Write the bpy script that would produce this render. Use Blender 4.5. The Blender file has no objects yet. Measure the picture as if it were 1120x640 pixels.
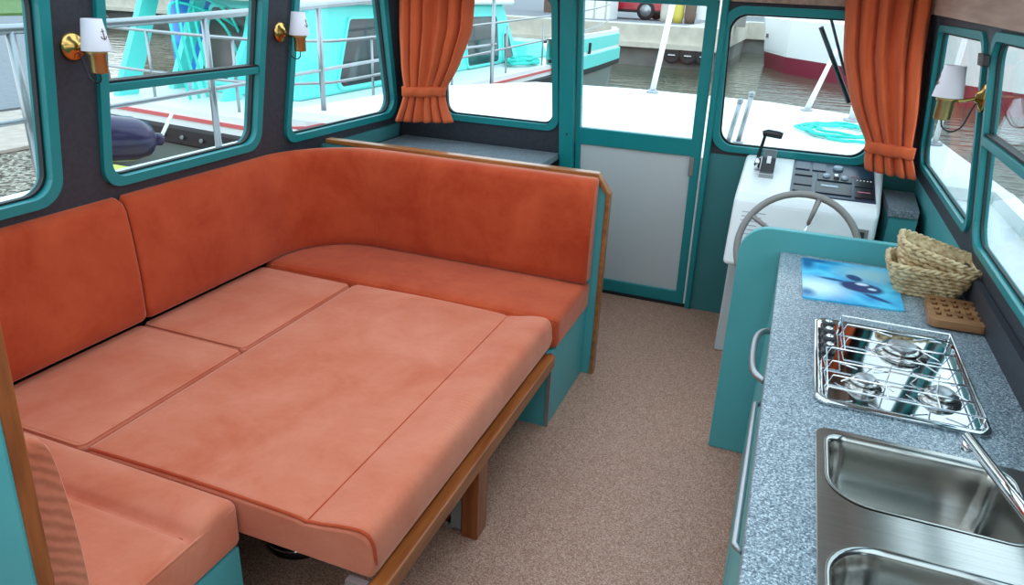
import bpy, bmesh, math, random
from mathutils import Vector, Matrix
from mathutils.geometry import tessellate_polygon
random.seed(7)
S = bpy.context.scene
COL = S.collection
PI = math.pi

# ------------------------------------------------------------------ materials
def lin(r, g, b):
    f = lambda c: (c/255/12.92) if c/255 <= .04045 else ((c/255+.055)/1.055)**2.4
    return (f(r), f(g), f(b), 1)

def nt(name):
    m = bpy.data.materials.new(name); m.use_nodes = True
    t = m.node_tree; t.nodes.clear()
    out = t.nodes.new('ShaderNodeOutputMaterial')
    return m, t, out

def N(t, kind, **kw):
    n = t.nodes.new(kind)
    for k, v in kw.items(): setattr(n, k, v)
    return n

def objcoord(t, scale=(1, 1, 1)):
    tc = N(t, 'ShaderNodeTexCoord'); mp = N(t, 'ShaderNodeMapping')
    mp.inputs['Scale'].default_value = scale
    t.links.new(tc.outputs['Object'], mp.inputs['Vector'])
    return mp.outputs['Vector']

def mat(name, rgb, rough=.5, metal=0., spec=.5, noise=None, bump=None, sheen=None, coat=0., stretch=(1, 1, 1)):
    """noise=(scale, rgb2, lo, hi, detail)  bump=(scale, strength, distance)"""
    m, t, out = nt(name)
    p = N(t, 'ShaderNodeBsdfPrincipled')
    c = lin(*rgb)
    p.inputs['Base Color'].default_value = c
    p.inputs['Roughness'].default_value = rough
    p.inputs['Metallic'].default_value = metal
    p.inputs['Specular IOR Level'].default_value = spec
    p.inputs['Coat Weight'].default_value = coat
    if noise:
        v = objcoord(t, stretch)
        n = N(t, 'ShaderNodeTexNoise'); n.inputs['Scale'].default_value = noise[0]
        n.inputs['Detail'].default_value = noise[4] if len(noise) > 4 else 3
        t.links.new(v, n.inputs['Vector'])
        r = N(t, 'ShaderNodeValToRGB')
        r.color_ramp.elements[0].position = noise[2]; r.color_ramp.elements[0].color = c
        r.color_ramp.elements[1].position = noise[3]; r.color_ramp.elements[1].color = lin(*noise[1])
        t.links.new(n.outputs['Fac'], r.inputs['Fac'])
        t.links.new(r.outputs['Color'], p.inputs['Base Color'])
    if bump:
        v = objcoord(t, stretch)
        n = N(t, 'ShaderNodeTexNoise'); n.inputs['Scale'].default_value = bump[0]; n.inputs['Detail'].default_value = 4
        t.links.new(v, n.inputs['Vector'])
        b = N(t, 'ShaderNodeBump'); b.inputs['Strength'].default_value = bump[1]; b.inputs['Distance'].default_value = bump[2]
        t.links.new(n.outputs['Fac'], b.inputs['Height']); t.links.new(b.outputs['Normal'], p.inputs['Normal'])
    if sheen:
        p.inputs['Sheen Weight'].default_value = sheen[0]
        p.inputs['Sheen Roughness'].default_value = sheen[1]
        p.inputs['Sheen Tint'].default_value = lin(*sheen[2])
    t.links.new(p.outputs[0], out.inputs[0])
    return m

def speckle(name, cols, scale, rough=.4, spec=.5, bumpd=0.):
    """cols: list of (position, rgb) over a cell-random value"""
    m, t, out = nt(name)
    p = N(t, 'ShaderNodeBsdfPrincipled'); p.inputs['Roughness'].default_value = rough
    p.inputs['Specular IOR Level'].default_value = spec
    v = objcoord(t)
    vo = N(t, 'ShaderNodeTexVoronoi'); vo.inputs['Scale'].default_value = scale
    t.links.new(v, vo.inputs['Vector'])
    sep = N(t, 'ShaderNodeSeparateColor'); t.links.new(vo.outputs['Color'], sep.inputs[0])
    r = N(t, 'ShaderNodeValToRGB'); r.color_ramp.interpolation = 'LINEAR'
    e = r.color_ramp.elements
    while len(e) < len(cols): e.new(.5)
    for i, (pos, c) in enumerate(cols):
        e[i].position = pos; e[i].color = lin(*c)
    t.links.new(sep.outputs[0], r.inputs['Fac'])
    t.links.new(r.outputs['Color'], p.inputs['Base Color'])
    if bumpd:
        b = N(t, 'ShaderNodeBump'); b.inputs['Distance'].default_value = bumpd; b.inputs['Strength'].default_value = .5
        t.links.new(sep.outputs[1], b.inputs['Height']); t.links.new(b.outputs['Normal'], p.inputs['Normal'])
    t.links.new(p.outputs[0], out.inputs[0])
    return m

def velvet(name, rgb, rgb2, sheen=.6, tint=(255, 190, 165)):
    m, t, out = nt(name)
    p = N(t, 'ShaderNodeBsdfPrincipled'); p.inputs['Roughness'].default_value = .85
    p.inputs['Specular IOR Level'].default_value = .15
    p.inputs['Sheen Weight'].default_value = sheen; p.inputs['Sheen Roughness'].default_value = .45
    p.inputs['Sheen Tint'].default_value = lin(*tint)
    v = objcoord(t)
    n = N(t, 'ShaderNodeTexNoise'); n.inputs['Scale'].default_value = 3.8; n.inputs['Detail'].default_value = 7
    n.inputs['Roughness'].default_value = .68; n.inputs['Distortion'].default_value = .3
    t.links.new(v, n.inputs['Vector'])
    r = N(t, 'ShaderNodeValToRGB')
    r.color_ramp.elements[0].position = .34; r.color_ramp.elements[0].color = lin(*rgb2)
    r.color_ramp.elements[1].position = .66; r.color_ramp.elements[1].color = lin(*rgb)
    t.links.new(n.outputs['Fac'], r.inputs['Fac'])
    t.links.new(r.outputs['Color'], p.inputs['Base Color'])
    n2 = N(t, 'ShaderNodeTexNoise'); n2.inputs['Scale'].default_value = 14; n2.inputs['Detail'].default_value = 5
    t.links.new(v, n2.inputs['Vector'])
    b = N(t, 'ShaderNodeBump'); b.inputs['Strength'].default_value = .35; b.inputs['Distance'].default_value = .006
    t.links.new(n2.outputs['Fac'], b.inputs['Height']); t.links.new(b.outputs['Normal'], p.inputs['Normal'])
    t.links.new(p.outputs[0], out.inputs[0])
    return m

def ribbed(name, src):
    m = src.copy(); m.name = name; t = m.node_tree
    b = next(n for n in t.nodes if n.bl_idname == 'ShaderNodeBump')
    v = objcoord(t, (1, 1, 1)); w = N(t, 'ShaderNodeTexWave'); w.bands_direction = 'DIAGONAL'
    w.inputs['Scale'].default_value = 22; w.inputs['Distortion'].default_value = 3.0; w.inputs['Detail'].default_value = 2
    t.links.new(v, w.inputs['Vector']); t.links.new(w.outputs['Fac'], b.inputs['Height'])
    return m

def glass(name, tint=(245, 250, 250)):
    m, t, out = nt(name)
    tr = N(t, 'ShaderNodeBsdfTransparent'); tr.inputs[0].default_value = lin(*tint)
    gl = N(t, 'ShaderNodeBsdfGlossy'); gl.inputs['Roughness'].default_value = .01
    lw = N(t, 'ShaderNodeLayerWeight'); lw.inputs['Blend'].default_value = .5
    pw = N(t, 'ShaderNodeMath', operation='POWER'); pw.inputs[1].default_value = 4.5
    fr = N(t, 'ShaderNodeMath', operation='MULTIPLY_ADD'); fr.inputs[1].default_value = .45; fr.inputs[2].default_value = .02
    t.links.new(lw.outputs['Facing'], pw.inputs[0]); t.links.new(pw.outputs[0], fr.inputs[0])
    mx = N(t, 'ShaderNodeMixShader')
    t.links.new(fr.outputs[0], mx.inputs[0]); t.links.new(tr.outputs[0], mx.inputs[1]); t.links.new(gl.outputs[0], mx.inputs[2])
    t.links.new(mx.outputs[0], out.inputs[0])
    return m

def wood(name, a, b, rough=.4, axis=1, scale=9):
    st = [6, 6, 6]; st[axis] = .5
    return mat(name, a, rough, noise=(scale, b, .35, .7, 5), stretch=tuple(st), coat=.15)

M = {}
M['charcoal'] = mat('charcoal_lining', (44, 46, 54), .55, noise=(60, (52, 53, 60), .4, .6))
M['frame'] = mat('teal_frame_paint', (22, 128, 130), .38)
M['teal'] = mat('teal_laminate', (78, 158, 160), .42, noise=(3, (84, 164, 165), .35, .65))
M['tealdark'] = mat('teal_wall_paint', (58, 122, 124), .5)
M['rubber'] = mat('black_rubber', (24, 25, 28), .6)
M['glass'] = glass('window_glass')
M['white'] = mat('white_gelcoat', (232, 233, 230), .3)
M['panelwhite'] = mat('white_door_panel', (198, 198, 197), .4)
M['ceil'] = mat('white_ceiling', (225, 222, 214), .7)
M['carpet'] = speckle('speckled_brown_floor', [(0., (140, 94, 74)), (.35, (168, 122, 100)), (.7, (186, 139, 117)), (1., (208, 168, 146))], 300, .5, .35, .0004)
M['lam'] = speckle('grey_speckled_laminate', [(0., (58, 72, 82)), (.3, (106, 121, 129)), (.7, (140, 153, 159)), (1., (198, 206, 210))], 380, .3, .5)
M['lamshelf'] = speckle('grey_shelf_laminate', [(0., (84, 92, 100)), (.4, (116, 124, 130)), (1., (160, 166, 170))], 240, .3, .5)
M['velvet'] = velvet('orange_velvet', (207, 120, 92), (191, 93, 63), .7)
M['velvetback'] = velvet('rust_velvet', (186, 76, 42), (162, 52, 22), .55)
M['velvetrib'] = ribbed('ribbed_velvet', M['velvet'])
M['curtain'] = mat('orange_curtain_cloth', (204, 88, 42), .85, noise=(18, (190, 76, 34), .35, .65), sheen=(.3, .5, (255, 190, 150)), stretch=(1, 1, .2), bump=(60, .2, .002))
M['oak'] = wood('varnished_wood', (170, 94, 42), (126, 62, 24), .3, axis=1)
M['oakx'] = wood('varnished_wood_edge', (172, 106, 52), (134, 74, 32), .3, axis=0)
M['oakz'] = wood('varnished_wood_upright', (160, 84, 38), (118, 56, 22), .3, axis=2)
M['header'] = wood('light_wood_header', (176, 146, 128), (150, 120, 104), .5, axis=1, scale=7)
M['steel'] = mat('brushed_stainless', (186, 184, 179), .18, 1., noise=(5, (176, 174, 169), .3, .7), stretch=(1, 40, 40))
M['chrome'] = mat('polished_chrome', (225, 226, 228), .06, 1.)
M['mirror'] = mat('polished_hob_steel', (200, 204, 206), .05, 1.)
M['brass'] = mat('polished_brass', (204, 166, 96), .2, 1.)
M['brasssatin'] = mat('satin_brass', (196, 170, 112), .42, 1.)
M['shade'] = mat('pale_lamp_shade', (214, 208, 214), .8)
M['black'] = mat('black_plastic', (26, 27, 30), .35)
M['greyplastic'] = mat('grey_plastic', (128, 124, 120), .4)
M['silver'] = mat('silver_trim', (168, 170, 172), .35, .8)
M['wheel'] = mat('taupe_wheel_grip', (138, 132, 126), .45)
M['navy'] = mat('dark_switch_panel', (40, 52, 70), .3)
M['dial'] = mat('pale_gauge_face', (150, 165, 178), .25)
M['inkgrey'] = mat('grey_print', (168, 172, 176), .6)
M['redprint'] = mat('pink_print', (190, 110, 130), .5)
M['wicker'] = mat('woven_wicker', (214, 190, 146), .6, noise=(45, (150, 112, 62), .4, .75, 4), bump=(110, .5, .003))
M['board'] = wood('trivet_wood', (160, 112, 72), (126, 82, 48), .45, axis=0)
M['aqua'] = mat('turquoise_boat_paint', (104, 230, 222), .35)
M['aquarope'] = mat('turquoise_rope', (60, 208, 192), .7)
M['boatwhite'] = mat('white_boat_paint', (238, 238, 236), .4)
M['deck'] = mat('white_deck_paint', (240, 240, 238), .6)
M['hullgrey'] = mat('grey_green_hull', (140, 150, 146), .45)
M['redline'] = mat('red_stripe_paint', (214, 96, 96), .5)
M['darkglass'] = mat('dark_boat_glass', (52, 66, 68), .08, spec=.8)
M['stern_glass'] = mat('brown_stern_glass', (96, 78, 72), .15, noise=(6, (70, 58, 56), .3, .7))
M['fender'] = mat('purple_fender', (30, 26, 78), .22, noise=(3, (44, 44, 66), .4, .6))
M['burgundy'] = mat('burgundy_hull', (128, 30, 52), .4)
M['quay'] = speckle('gravel_bank', [(0., (52, 46, 40)), (.4, (108, 100, 90)), (1., (190, 180, 162))], 40, .9, .2, .02)
M['sand'] = mat('pale_concrete_strip', (176, 158, 146), .9, noise=(8, (196, 180, 166), .3, .7))
M['asphalt'] = mat('grey_asphalt', (116, 118, 122), .9, noise=(18, (132, 134, 138), .3, .7))
M['grass'] = mat('green_grass', (98, 128, 62), .9, noise=(30, (70, 104, 44), .3, .7))
M['concrete'] = mat('pale_quay_concrete', (206, 198, 184), .85, noise=(4, (188, 180, 166), .3, .7))
M['piling'] = mat('dark_sheet_piling', (122, 121, 116), .8, noise=(2, (96, 97, 94), .3, .7))
M['brick'] = mat('brown_building', (112, 90, 78), .8)
M['pale'] = mat('pale_building', (226, 222, 212), .8)
M['carred'] = mat('red_car_paint', (176, 22, 44), .25, coat=.5)
M['tyre'] = mat('tyre_rubber', (34, 34, 36), .8)
M['blue'] = mat('blue_plastic', (48, 128, 214), .4)
M['lime'] = mat('yellow_green_pad', (188, 200, 74), .7)
M['ropewhite'] = mat('white_rope', (230, 230, 224), .8)
M['yellow'] = mat('yellow_plastic', (216, 196, 84), .6)

def water_mat():
    m, t, out = nt('harbour_water')
    p = N(t, 'ShaderNodeBsdfPrincipled')
    p.inputs['Base Color'].default_value = lin(84, 82, 64); p.inputs['Roughness'].default_value = .06
    p.inputs['IOR'].default_value = 1.33
    v = objcoord(t, (.55, 1.5, 1))
    n = N(t, 'ShaderNodeTexNoise'); n.inputs['Scale'].default_value = 2.4; n.inputs['Detail'].default_value = 3
    t.links.new(v, n.inputs['Vector'])
    b = N(t, 'ShaderNodeBump'); b.inputs['Strength'].default_value = .5; b.inputs['Distance'].default_value = .06
    t.links.new(n.outputs['Fac'], b.inputs['Height']); t.links.new(b.outputs['Normal'], p.inputs['Normal'])
    t.links.new(p.outputs[0], out.inputs[0])
    return m
M['water'] = water_mat()

# ------------------------------------------------------------------ mesh builder
class MB:
    def __init__(s): s.v = []; s.f = []; s.sm = []
    def add(s, vs, fs, smooth=False):
        o = len(s.v); s.v += [Vector(p) for p in vs]
        for f in fs: s.f.append([i+o for i in f]); s.sm.append(smooth)
        return s
    def box(s, a, b, M4=None):
        x0, y0, z0 = a; x1, y1, z1 = b
        vs = [(x0,y0,z0),(x1,y0,z0),(x1,y1,z0),(x0,y1,z0),(x0,y0,z1),(x1,y0,z1),(x1,y1,z1),(x0,y1,z1)]
        if M4: vs = [M4 @ Vector(p) for p in vs]
        return s.add(vs, [(0,3,2,1),(4,5,6,7),(0,1,5,4),(1,2,6,5),(2,3,7,6),(3,0,4,7)])
    def hexa(s, lo, hi):           # two 4-point rings
        return s.add(list(lo)+list(hi), [(0,3,2,1),(4,5,6,7),(0,1,5,4),(1,2,6,5),(2,3,7,6),(3,0,4,7)])
    def loft(s, loops, cap0=True, cap1=True, smooth=True, closed=True):
        n = len(loops[0]); vs = [p for l in loops for p in l]; fs = []
        for k in range(len(loops)-1):
            for i in range(n if closed else n-1):
                j = (i+1) % n
                fs.append((k*n+i, k*n+j, (k+1)*n+j, (k+1)*n+i))
        o = len(s.v); s.add(vs, fs, smooth)
        if cap0: s.f.append([o+i for i in range(n)][::-1]); s.sm.append(False)
        if cap1: s.f.append([o+(len(loops)-1)*n+i for i in range(n)]); s.sm.append(False)
        return s
    def lathe(s, prof, c=(0,0,0), axis='z', n=24, M4=None):
        loops = []
        for r, h in prof:
            L = []
            for i in range(n):
                a = 2*PI*i/n
                p = {'z': (r*math.cos(a), r*math.sin(a), h), 'x': (h, r*math.cos(a), r*math.sin(a)), 'y': (r*math.sin(a), h, r*math.cos(a))}[axis]
                p = Vector(p)
                L.append((M4 @ p if M4 else p) + Vector(c))
            loops.append(L)
        return s.loft(loops)
    def tube(s, pts, r, n=8, closed=False, caps=True):
        P = [Vector(p) for p in pts]; m = len(P); loops = []
        rr = r if isinstance(r, (list, tuple)) else [r]*m
        up = None
        for k in range(m):
            a = P[(k-1) % m] if (closed or k > 0) else P[k]
            b = P[(k+1) % m] if (closed or k < m-1) else P[k]
            t = (b-a).normalized()
            if up is None:
                up = Vector((0,0,1)) if abs(t.z) < .9 else Vector((1,0,0))
            u = (up - t*up.dot(t)).normalized(); w = t.cross(u); up = u
            loops.append([P[k] + rr[k]*(u*math.cos(2*PI*i/n) + w*math.sin(2*PI*i/n)) for i in range(n)])
        if closed:
            loops.append(loops[0])
            return s.loft(loops, False, False)
        return s.loft(loops, caps, caps)
    def panel(s, outer, holes, fmap, d0, d1):
        polys = [outer]+list(holes)
        flat = [p for pl in polys for p in pl]
        tris = tessellate_polygon([[Vector((p[0], p[1], 0)) for p in pl] for pl in polys])
        A = [fmap(p[0], p[1], d0) for p in flat]; B = [fmap(p[0], p[1], d1) for p in flat]; n = len(flat)
        fs = [tuple(t) for t in tris] + [tuple(i+n for i in reversed(t)) for t in tris]
        o = 0
        for pl in polys:
            k = len(pl)
            for i in range(k):
                j = (i+1) % k
                fs.append((o+i, o+j, n+o+j, n+o+i))
            o += k
        return s.add(A+B, fs)
    def prism(s, pts2, fmap, d0, d1): return s.panel(pts2, [], fmap, d0, d1)
    def rbox(s, lo, hi, r, n=8, puff=(0,0,0), fn=None, step=.05):
        """rounded, optionally puffed box"""
        lo = Vector(lo); hi = Vector(hi); c = (lo+hi)/2; h = (hi-lo)/2
        def samp(hh):
            k = []
            for i in range(5): k.append(-hh + r*i/4)
            m = max(2, int(2*(hh-r)/step)); m = min(m, 60)
            for i in range(1, m): k.append(-hh+r + (2*(hh-r))*i/m)
            for i in range(5): k.append(hh-r + r*i/4)
            return k
        ks = [samp(h.x), samp(h.y), samp(h.z)]
        idx = {}; vs = []; fs = []
        def vert(p):
            key = tuple(round(q, 6) for q in p)
            if key in idx: return idx[key]
            q = Vector(p); inner = Vector([max(-h[i]+r, min(h[i]-r, q[i])) for i in range(3)])
            d = q-inner
            if d.length > 1e-9: q = inner + d.normalized()*r
            u = [q[i]/h[i] if h[i] else 0 for i in range(3)]
            for a in range(3):
                if puff[a]:
                    b, e = (a+1) % 3, (a+2) % 3
                    q[a] += math.copysign(1, q[a])*puff[a]*max(0, 1-u[b]**4)*max(0, 1-u[e]**4)*min(1, abs(u[a])**3)
            q = q+c
            if fn: q = fn(q)
            idx[key] = len(vs); vs.append(q); return idx[key]
        for a in range(3):
            b, e = (a+1) % 3, (a+2) % 3
            for sg in (-1, 1):
                for i in range(len(ks[b])-1):
                    for j in range(len(ks[e])-1):
                        q = []
                        for (bi, ej) in ((i, j), (i+1, j), (i+1, j+1), (i, j+1)):
                            p = [0, 0, 0]; p[a] = sg*h[a]; p[b] = ks[b][bi]; p[e] = ks[e][ej]
                            q.append(vert(p))
                        q = list(dict.fromkeys(q))
                        if len(q) > 2: fs.append(q if sg > 0 else q[::-1])
        return s.add(vs, fs, True)
    def build(s, name, m, parent=None, bevel=0., origin=None, loc=None):
        """link as ONE mesh object; world coordinates in, origin at the root's location"""
        if parent is not None:
            r = parent
            while r.parent: r = r.parent
            off = Vector(r.location)
        elif origin is not None: off = Vector(origin)
        else:
            xs = [p.x for p in s.v]; ys = [p.y for p in s.v]; zs = [p.z for p in s.v]
            off = Vector(((min(xs)+max(xs))/2, (min(ys)+max(ys))/2, min(zs)))
        me = bpy.data.meshes.new(name)
        me.from_pydata([p-off for p in s.v], [], s.f)
        bm = bmesh.new(); bm.from_mesh(me)
        for i, fc in enumerate(bm.faces): fc.smooth = s.sm[i] if i < len(s.sm) else False
        bmesh.ops.remove_doubles(bm, verts=bm.verts, dist=1e-6)
        bmesh.ops.recalc_face_normals(bm, faces=bm.faces)
        bm.to_mesh(me); bm.free()
        me.materials.append(m)
        o = bpy.data.objects.new(name, me); COL.objects.link(o)
        if parent is not None: o.parent = parent
        else: o.location = off
        if bevel:
            b = o.modifiers.new('soft_edges', 'BEVEL'); b.width = bevel; b.segments = 3; b.limit_method = 'ANGLE'; b.angle_limit = .6
            b.harden_normals = False
        return o

def thing(name, label, cat, loc, group=None):
    o = bpy.data.objects.new(name, None); COL.objects.link(o); o.location = loc
    o.empty_display_size = .05
    o['label'] = label; o['category'] = cat
    if group: o['group'] = group
    return o
def tag(o, label, cat, group=None, kind=None):
    o['label'] = label; o['category'] = cat
    if group: o['group'] = group
    if kind: o['kind'] = kind
    return o
def struct(o): o['kind'] = 'structure'; return o
def dup(root, loc, rotz, label):
    r = root.copy(); COL.objects.link(r); r.location = loc; r.rotation_euler = (0, 0, rotz); r['label'] = label
    for ch in list(root.children):
        c = ch.copy(); COL.objects.link(c); c.parent = r
        for g in list(ch.children):
            d = g.copy(); COL.objects.link(d); d.parent = c
    return r

def rpoly(pts, r, n=6):
    """round the corners of a convex 2-D polygon; r: radius or list"""
    out = []; k = len(pts)
    for i in range(k):
        p = Vector((pts[i][0], pts[i][1])); a = Vector(pts[i-1][:2]); b = Vector(pts[(i+1) % k][:2])
        ri = r[i] if isinstance(r, (list, tuple)) else r
        if ri <= 0: out.append((p.x, p.y)); continue
        u = (a-p).normalized(); w = (b-p).normalized()
        ang = math.acos(max(-1, min(1, u.dot(w))))
        d = min(ri/math.tan(ang/2), (a-p).length*.49, (b-p).length*.49); rr = d*math.tan(ang/2)
        c = p + (u+w).normalized()*(rr/math.sin(ang/2))
        s = p+u*d - c; e = p+w*d - c
        a0 = math.atan2(s.y, s.x); a1 = math.atan2(e.y, e.x)
        while a1-a0 > PI: a1 -= 2*PI
        while a1-a0 < -PI: a1 += 2*PI
        for q in range(n+1):
            t = a0+(a1-a0)*q/n
            out.append((c.x+rr*math.cos(t), c.y+rr*math.sin(t)))
    return out
def inset(pts, d):
    """inset a convex polygon by d"""
    k = len(pts); A = sum(pts[i][0]*pts[(i+1) % k][1]-pts[(i+1) % k][0]*pts[i][1] for i in range(k))
    sg = 1 if A > 0 else -1; L = []
    for i in range(k):
        p = Vector(pts[i][:2]); q = Vector(pts[(i+1) % k][:2]); t = (q-p).normalized(); nrm = Vector((-t.y, t.x))*sg
        L.append((p+nrm*d, t))
    out = []
    for i in range(k):
        p, t = L[i-1]; q, u = L[i]
        den = t.x*u.y-t.y*u.x
        s = ((q.x-p.x)*u.y-(q.y-p.y)*u.x)/den
        out.append((p.x+t.x*s, p.y+t.y*s))
    return out
def rect(x0, y0, x1, y1): return [(x0, y0), (x1, y0), (x1, y1), (x0, y1)]

# wall planes: d is the distance INTO the cabin
LW = lambda y, z, d=0: Vector((-2.12+.17*(z-.9)+d, y, z))
RW = lambda y, z, d=0: Vector((.60-.17*(z-.9)-d, y, z))
FW = lambda x, z, d=0: Vector((x, 3.95-.2*z-d, z))
HZ = lambda x, y, z=0: Vector((x, y, z))
CEIL = 1.78; AFT = -1.3

# ------------------------------------------------------------------ room shell
fl = MB(); fl.box((-2.35, AFT, -.05), (.80, 3.98, 0)); struct(fl.build('floor', M['carpet']))
cl = MB(); cl.panel(rect(-2.15, AFT, .62, 3.66), [rpoly(rect(x0, y0, x0+1.02, y0+1.0), .08) for x0 in (-1.92, -.76) for y0 in (-1.1, .02, 1.14, 2.26)], lambda x, y, d: Vector((x, y, CEIL+d)), 0, .05)
struct(cl.build('ceiling', M['ceil']))

AWf = lambda x, z, d=0: Vector((x, AFT-.001-d, z))
struct(MB().panel([(-2.28, 0), (.76, 0), (.45, CEIL), (-1.97, CEIL)], [rpoly(rect(-1.75, .98, -1.0, 1.62), .07), rpoly(rect(-.75, .10, -.05, 1.66), .03)], AWf, 0, .05).build('wall_aft', M['charcoal']))
# left windows (y, z)
WL = {1: ([(.35, .962), (1.562, .966), (1.562, 1.66), (.35, 1.66)], .085),
      2: ([(1.712, .972), (2.50, .975), (2.50, 1.66), (1.712, 1.66)], .075),
      3: ([(2.665, .965), (3.70, .955), (3.375, 1.66), (2.665, 1.66)], .075),
      8: ([(-1.1, .962), (.2, .962), (.2, 1.66), (-1.1, 1.66)], .08)}
WR = {6: ([(2.50, 1.005), (3.675, 1.005), (3.36, 1.60), (2.50, 1.60)], .07),
      7: ([(1.15, 1.00), (2.425, 1.00), (2.425, 1.605), (1.15, 1.60)], .07),
      9: ([(-1.1, 1.00), (1.0, 1.00), (1.0, 1.60), (-1.1, 1.60)], .07)}
WF = {4: ([(-1.862, .958), (-1.150, .958), (-1.158, 1.665), (-1.835, 1.665)], .07),
      5: ([(-.345, .952), (.40, .955), (.375, 1.632), (-.372, 1.632)], .09)}

def window(n, pts, r, fmap, fw=.034, transom=None, dep=.055):
    o_ = rpoly(pts, r); i_ = rpoly(inset(pts, fw), max(.02, r-fw*.5))
    root = bpy.data.objects.new('window_%d' % n, None); COL.objects.link(root); root['kind'] = 'structure'
    c = fmap(sum(p[0] for p in pts)/4, min(p[1] for p in pts)); root.location = c
    f = MB().panel(o_, [i_], fmap, -dep, .016 if dep > .04 else .010).build('window_frame', M['frame'], root, bevel=.005)
    g = rpoly(inset(pts, fw-.004), max(.02, r-fw*.5)); g2 = rpoly(inset(pts, fw+.007), max(.02, r-fw*.5))
    MB().panel(g, [g2], fmap, -dep*.6, -dep*.25).build('rubber_seal', M['rubber'], root)
    MB().prism(rpoly(inset(pts, fw+.002), max(.02, r-fw*.5)), fmap, -dep*.45, -dep*.45+.005).build('window_pane', M['glass'], root)
    if transom is not None:
        a, b, z0, z1 = transom
        MB().prism(rect(a, z0, b, z0+.028), fmap, -dep*.9, .01).build('transom_bar', M['frame'], root, bevel=.004)
        MB().prism(rect(a, z0+.028, b, z0+.036), fmap, -dep*.8, .004).build('transom_seal', M['rubber'], root)
    return root
for n, (p, r) in WL.items(): window(n, p, r, LW, transom=(1.744, 2.468, 1.292, 0) if n == 2 else None)
for n, (p, r) in WR.items(): window(n, p, r, RW, .024, (1.17, 2.405, 1.30, 0) if n == 7 else None, .026)
for n, (p, r) in WF.items(): window(n, p, r, FW)

hole = lambda W: [rpoly(inset(p, .006), r) for p, r in W.values()]
struct(MB().panel([(AFT, 0), (3.96, 0), (3.60, CEIL+.02), (AFT, CEIL+.02)], hole(WL), LW, 0, -.05).build('wall_left', M['charcoal']))
struct(MB().panel([(AFT, .935), (3.76, .935), (3.60, CEIL+.02), (AFT, CEIL+.02)], hole(WR), RW, 0, -.022).build('wall_right', M['charcoal']))
struct(MB().panel([(AFT, 0), (3.95, 0), (3.762, .935), (AFT, .935)], [], RW, 0, -.022).build('wall_right_lower', M['teal']))
# front wall in three pieces round the door opening
DX0, DX1 = -1.145, -.378
struct(MB().panel([(-2.3, .0), (DX0+.02, .0), (DX0+.02, CEIL+.02), (-2.0, CEIL+.02)], hole({4: WF[4]}), FW, 0, -.05).build('wall_front', M['charcoal']))
struct(MB().panel([(DX1-.0, .935), (.62, .935), (.48, CEIL+.02), (DX1-.0, CEIL+.02)], hole({5: WF[5]}), FW, 0, -.05).build('wall_front_helm', M['charcoal']))
struct(MB().panel([(DX1, 0), (.765, 0), (.605, .935), (DX1, .935)], [], FW, 0.001, -.05).build('wall_front_lower', M['tealdark']))
struct(MB().panel(rect(DX0, 1.668, DX1+.03, CEIL+.02), [], FW, 0.0, -.05).build('wall_front_lintel', M['charcoal']))

# door with its posts
dr = bpy.data.objects.new('door_1', None); COL.objects.link(dr); dr['kind'] = 'structure'; dr.location = FW(-.76, 0)
def upright(x0, x1, z0, z1, d0, d1, name, m, bev=.006): return MB().prism(rect(x0, z0, x1, z1), FW, d0, d1).build(name, m, dr, bevel=bev)
upright(-1.145, -1.062, .0, 1.70, -.05, .035, 'door_post', M['frame'], .014)
upright(-.378, -.346, .0, 1.70, -.05, .028, 'door_post', M['frame'], .01)
upright(-1.145, -.346, 1.655, 1.71, -.05, .02, 'door_head', M['frame'])
# leaf: stiles, rails, glass, white lower panel
leaf_o = rect(-1.058, .012, -.3915, 1.652)
MB().panel(leaf_o, [rect(-1.032, .995, -.446, 1.622), rect(-1.030, .095, -.436, .905)], FW, -.035, .004).build('door_frame', M['frame'], dr, bevel=.004)
upright(-1.036, -.442, .991, 1.626, -.018, -.012, 'door_glass', M['glass'], 0)
upright(-1.034, -.432, .091, .909, -.024, -.010, 'door_panel', M['panelwhite'], 0)
upright(-.446, -.436, .995, 1.622, -.014, -.004, 'glass_bead', M['rubber'], 0)
upright(-.444, -.420, .80, .90, -.004, .010, 'door_latch', M['greyplastic'], .004)
upright(-.391, -.379, .02, .90, -.03, -.006, 'light_leak_strip', M['boatwhite'], 0)  # white strip painted in for daylight leaking past the door edge
upright(-1.07, -.38, -.0, .02, -.05, .01, 'door_sill', M['rubber'], 0)
for z in (.95, .62): upright(-1.10, -1.093, z, z+.012, .03, .038, 'screw', M['black'], 0)

# right header board, front beam
hb = MB(); hb.panel([(-1.2, 1.56), (3.62, 1.638), (3.60, CEIL), (-1.2, CEIL)], [], RW, -.0, .022)
struct(hb.build('trim_1', M['header']))
fb = MB(); fb.panel(rect(-.34, 1.648, .50, CEIL), [], FW, 0, .02); struct(fb.build('trim_2', M['header']))
lt = MB().panel([(2.96, .838), (3.72, .838), (3.715, .915), (2.96, .915)], [], LW, 0.0, .014); struct(lt.build('trim_3', M['tealdark']))

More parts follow.
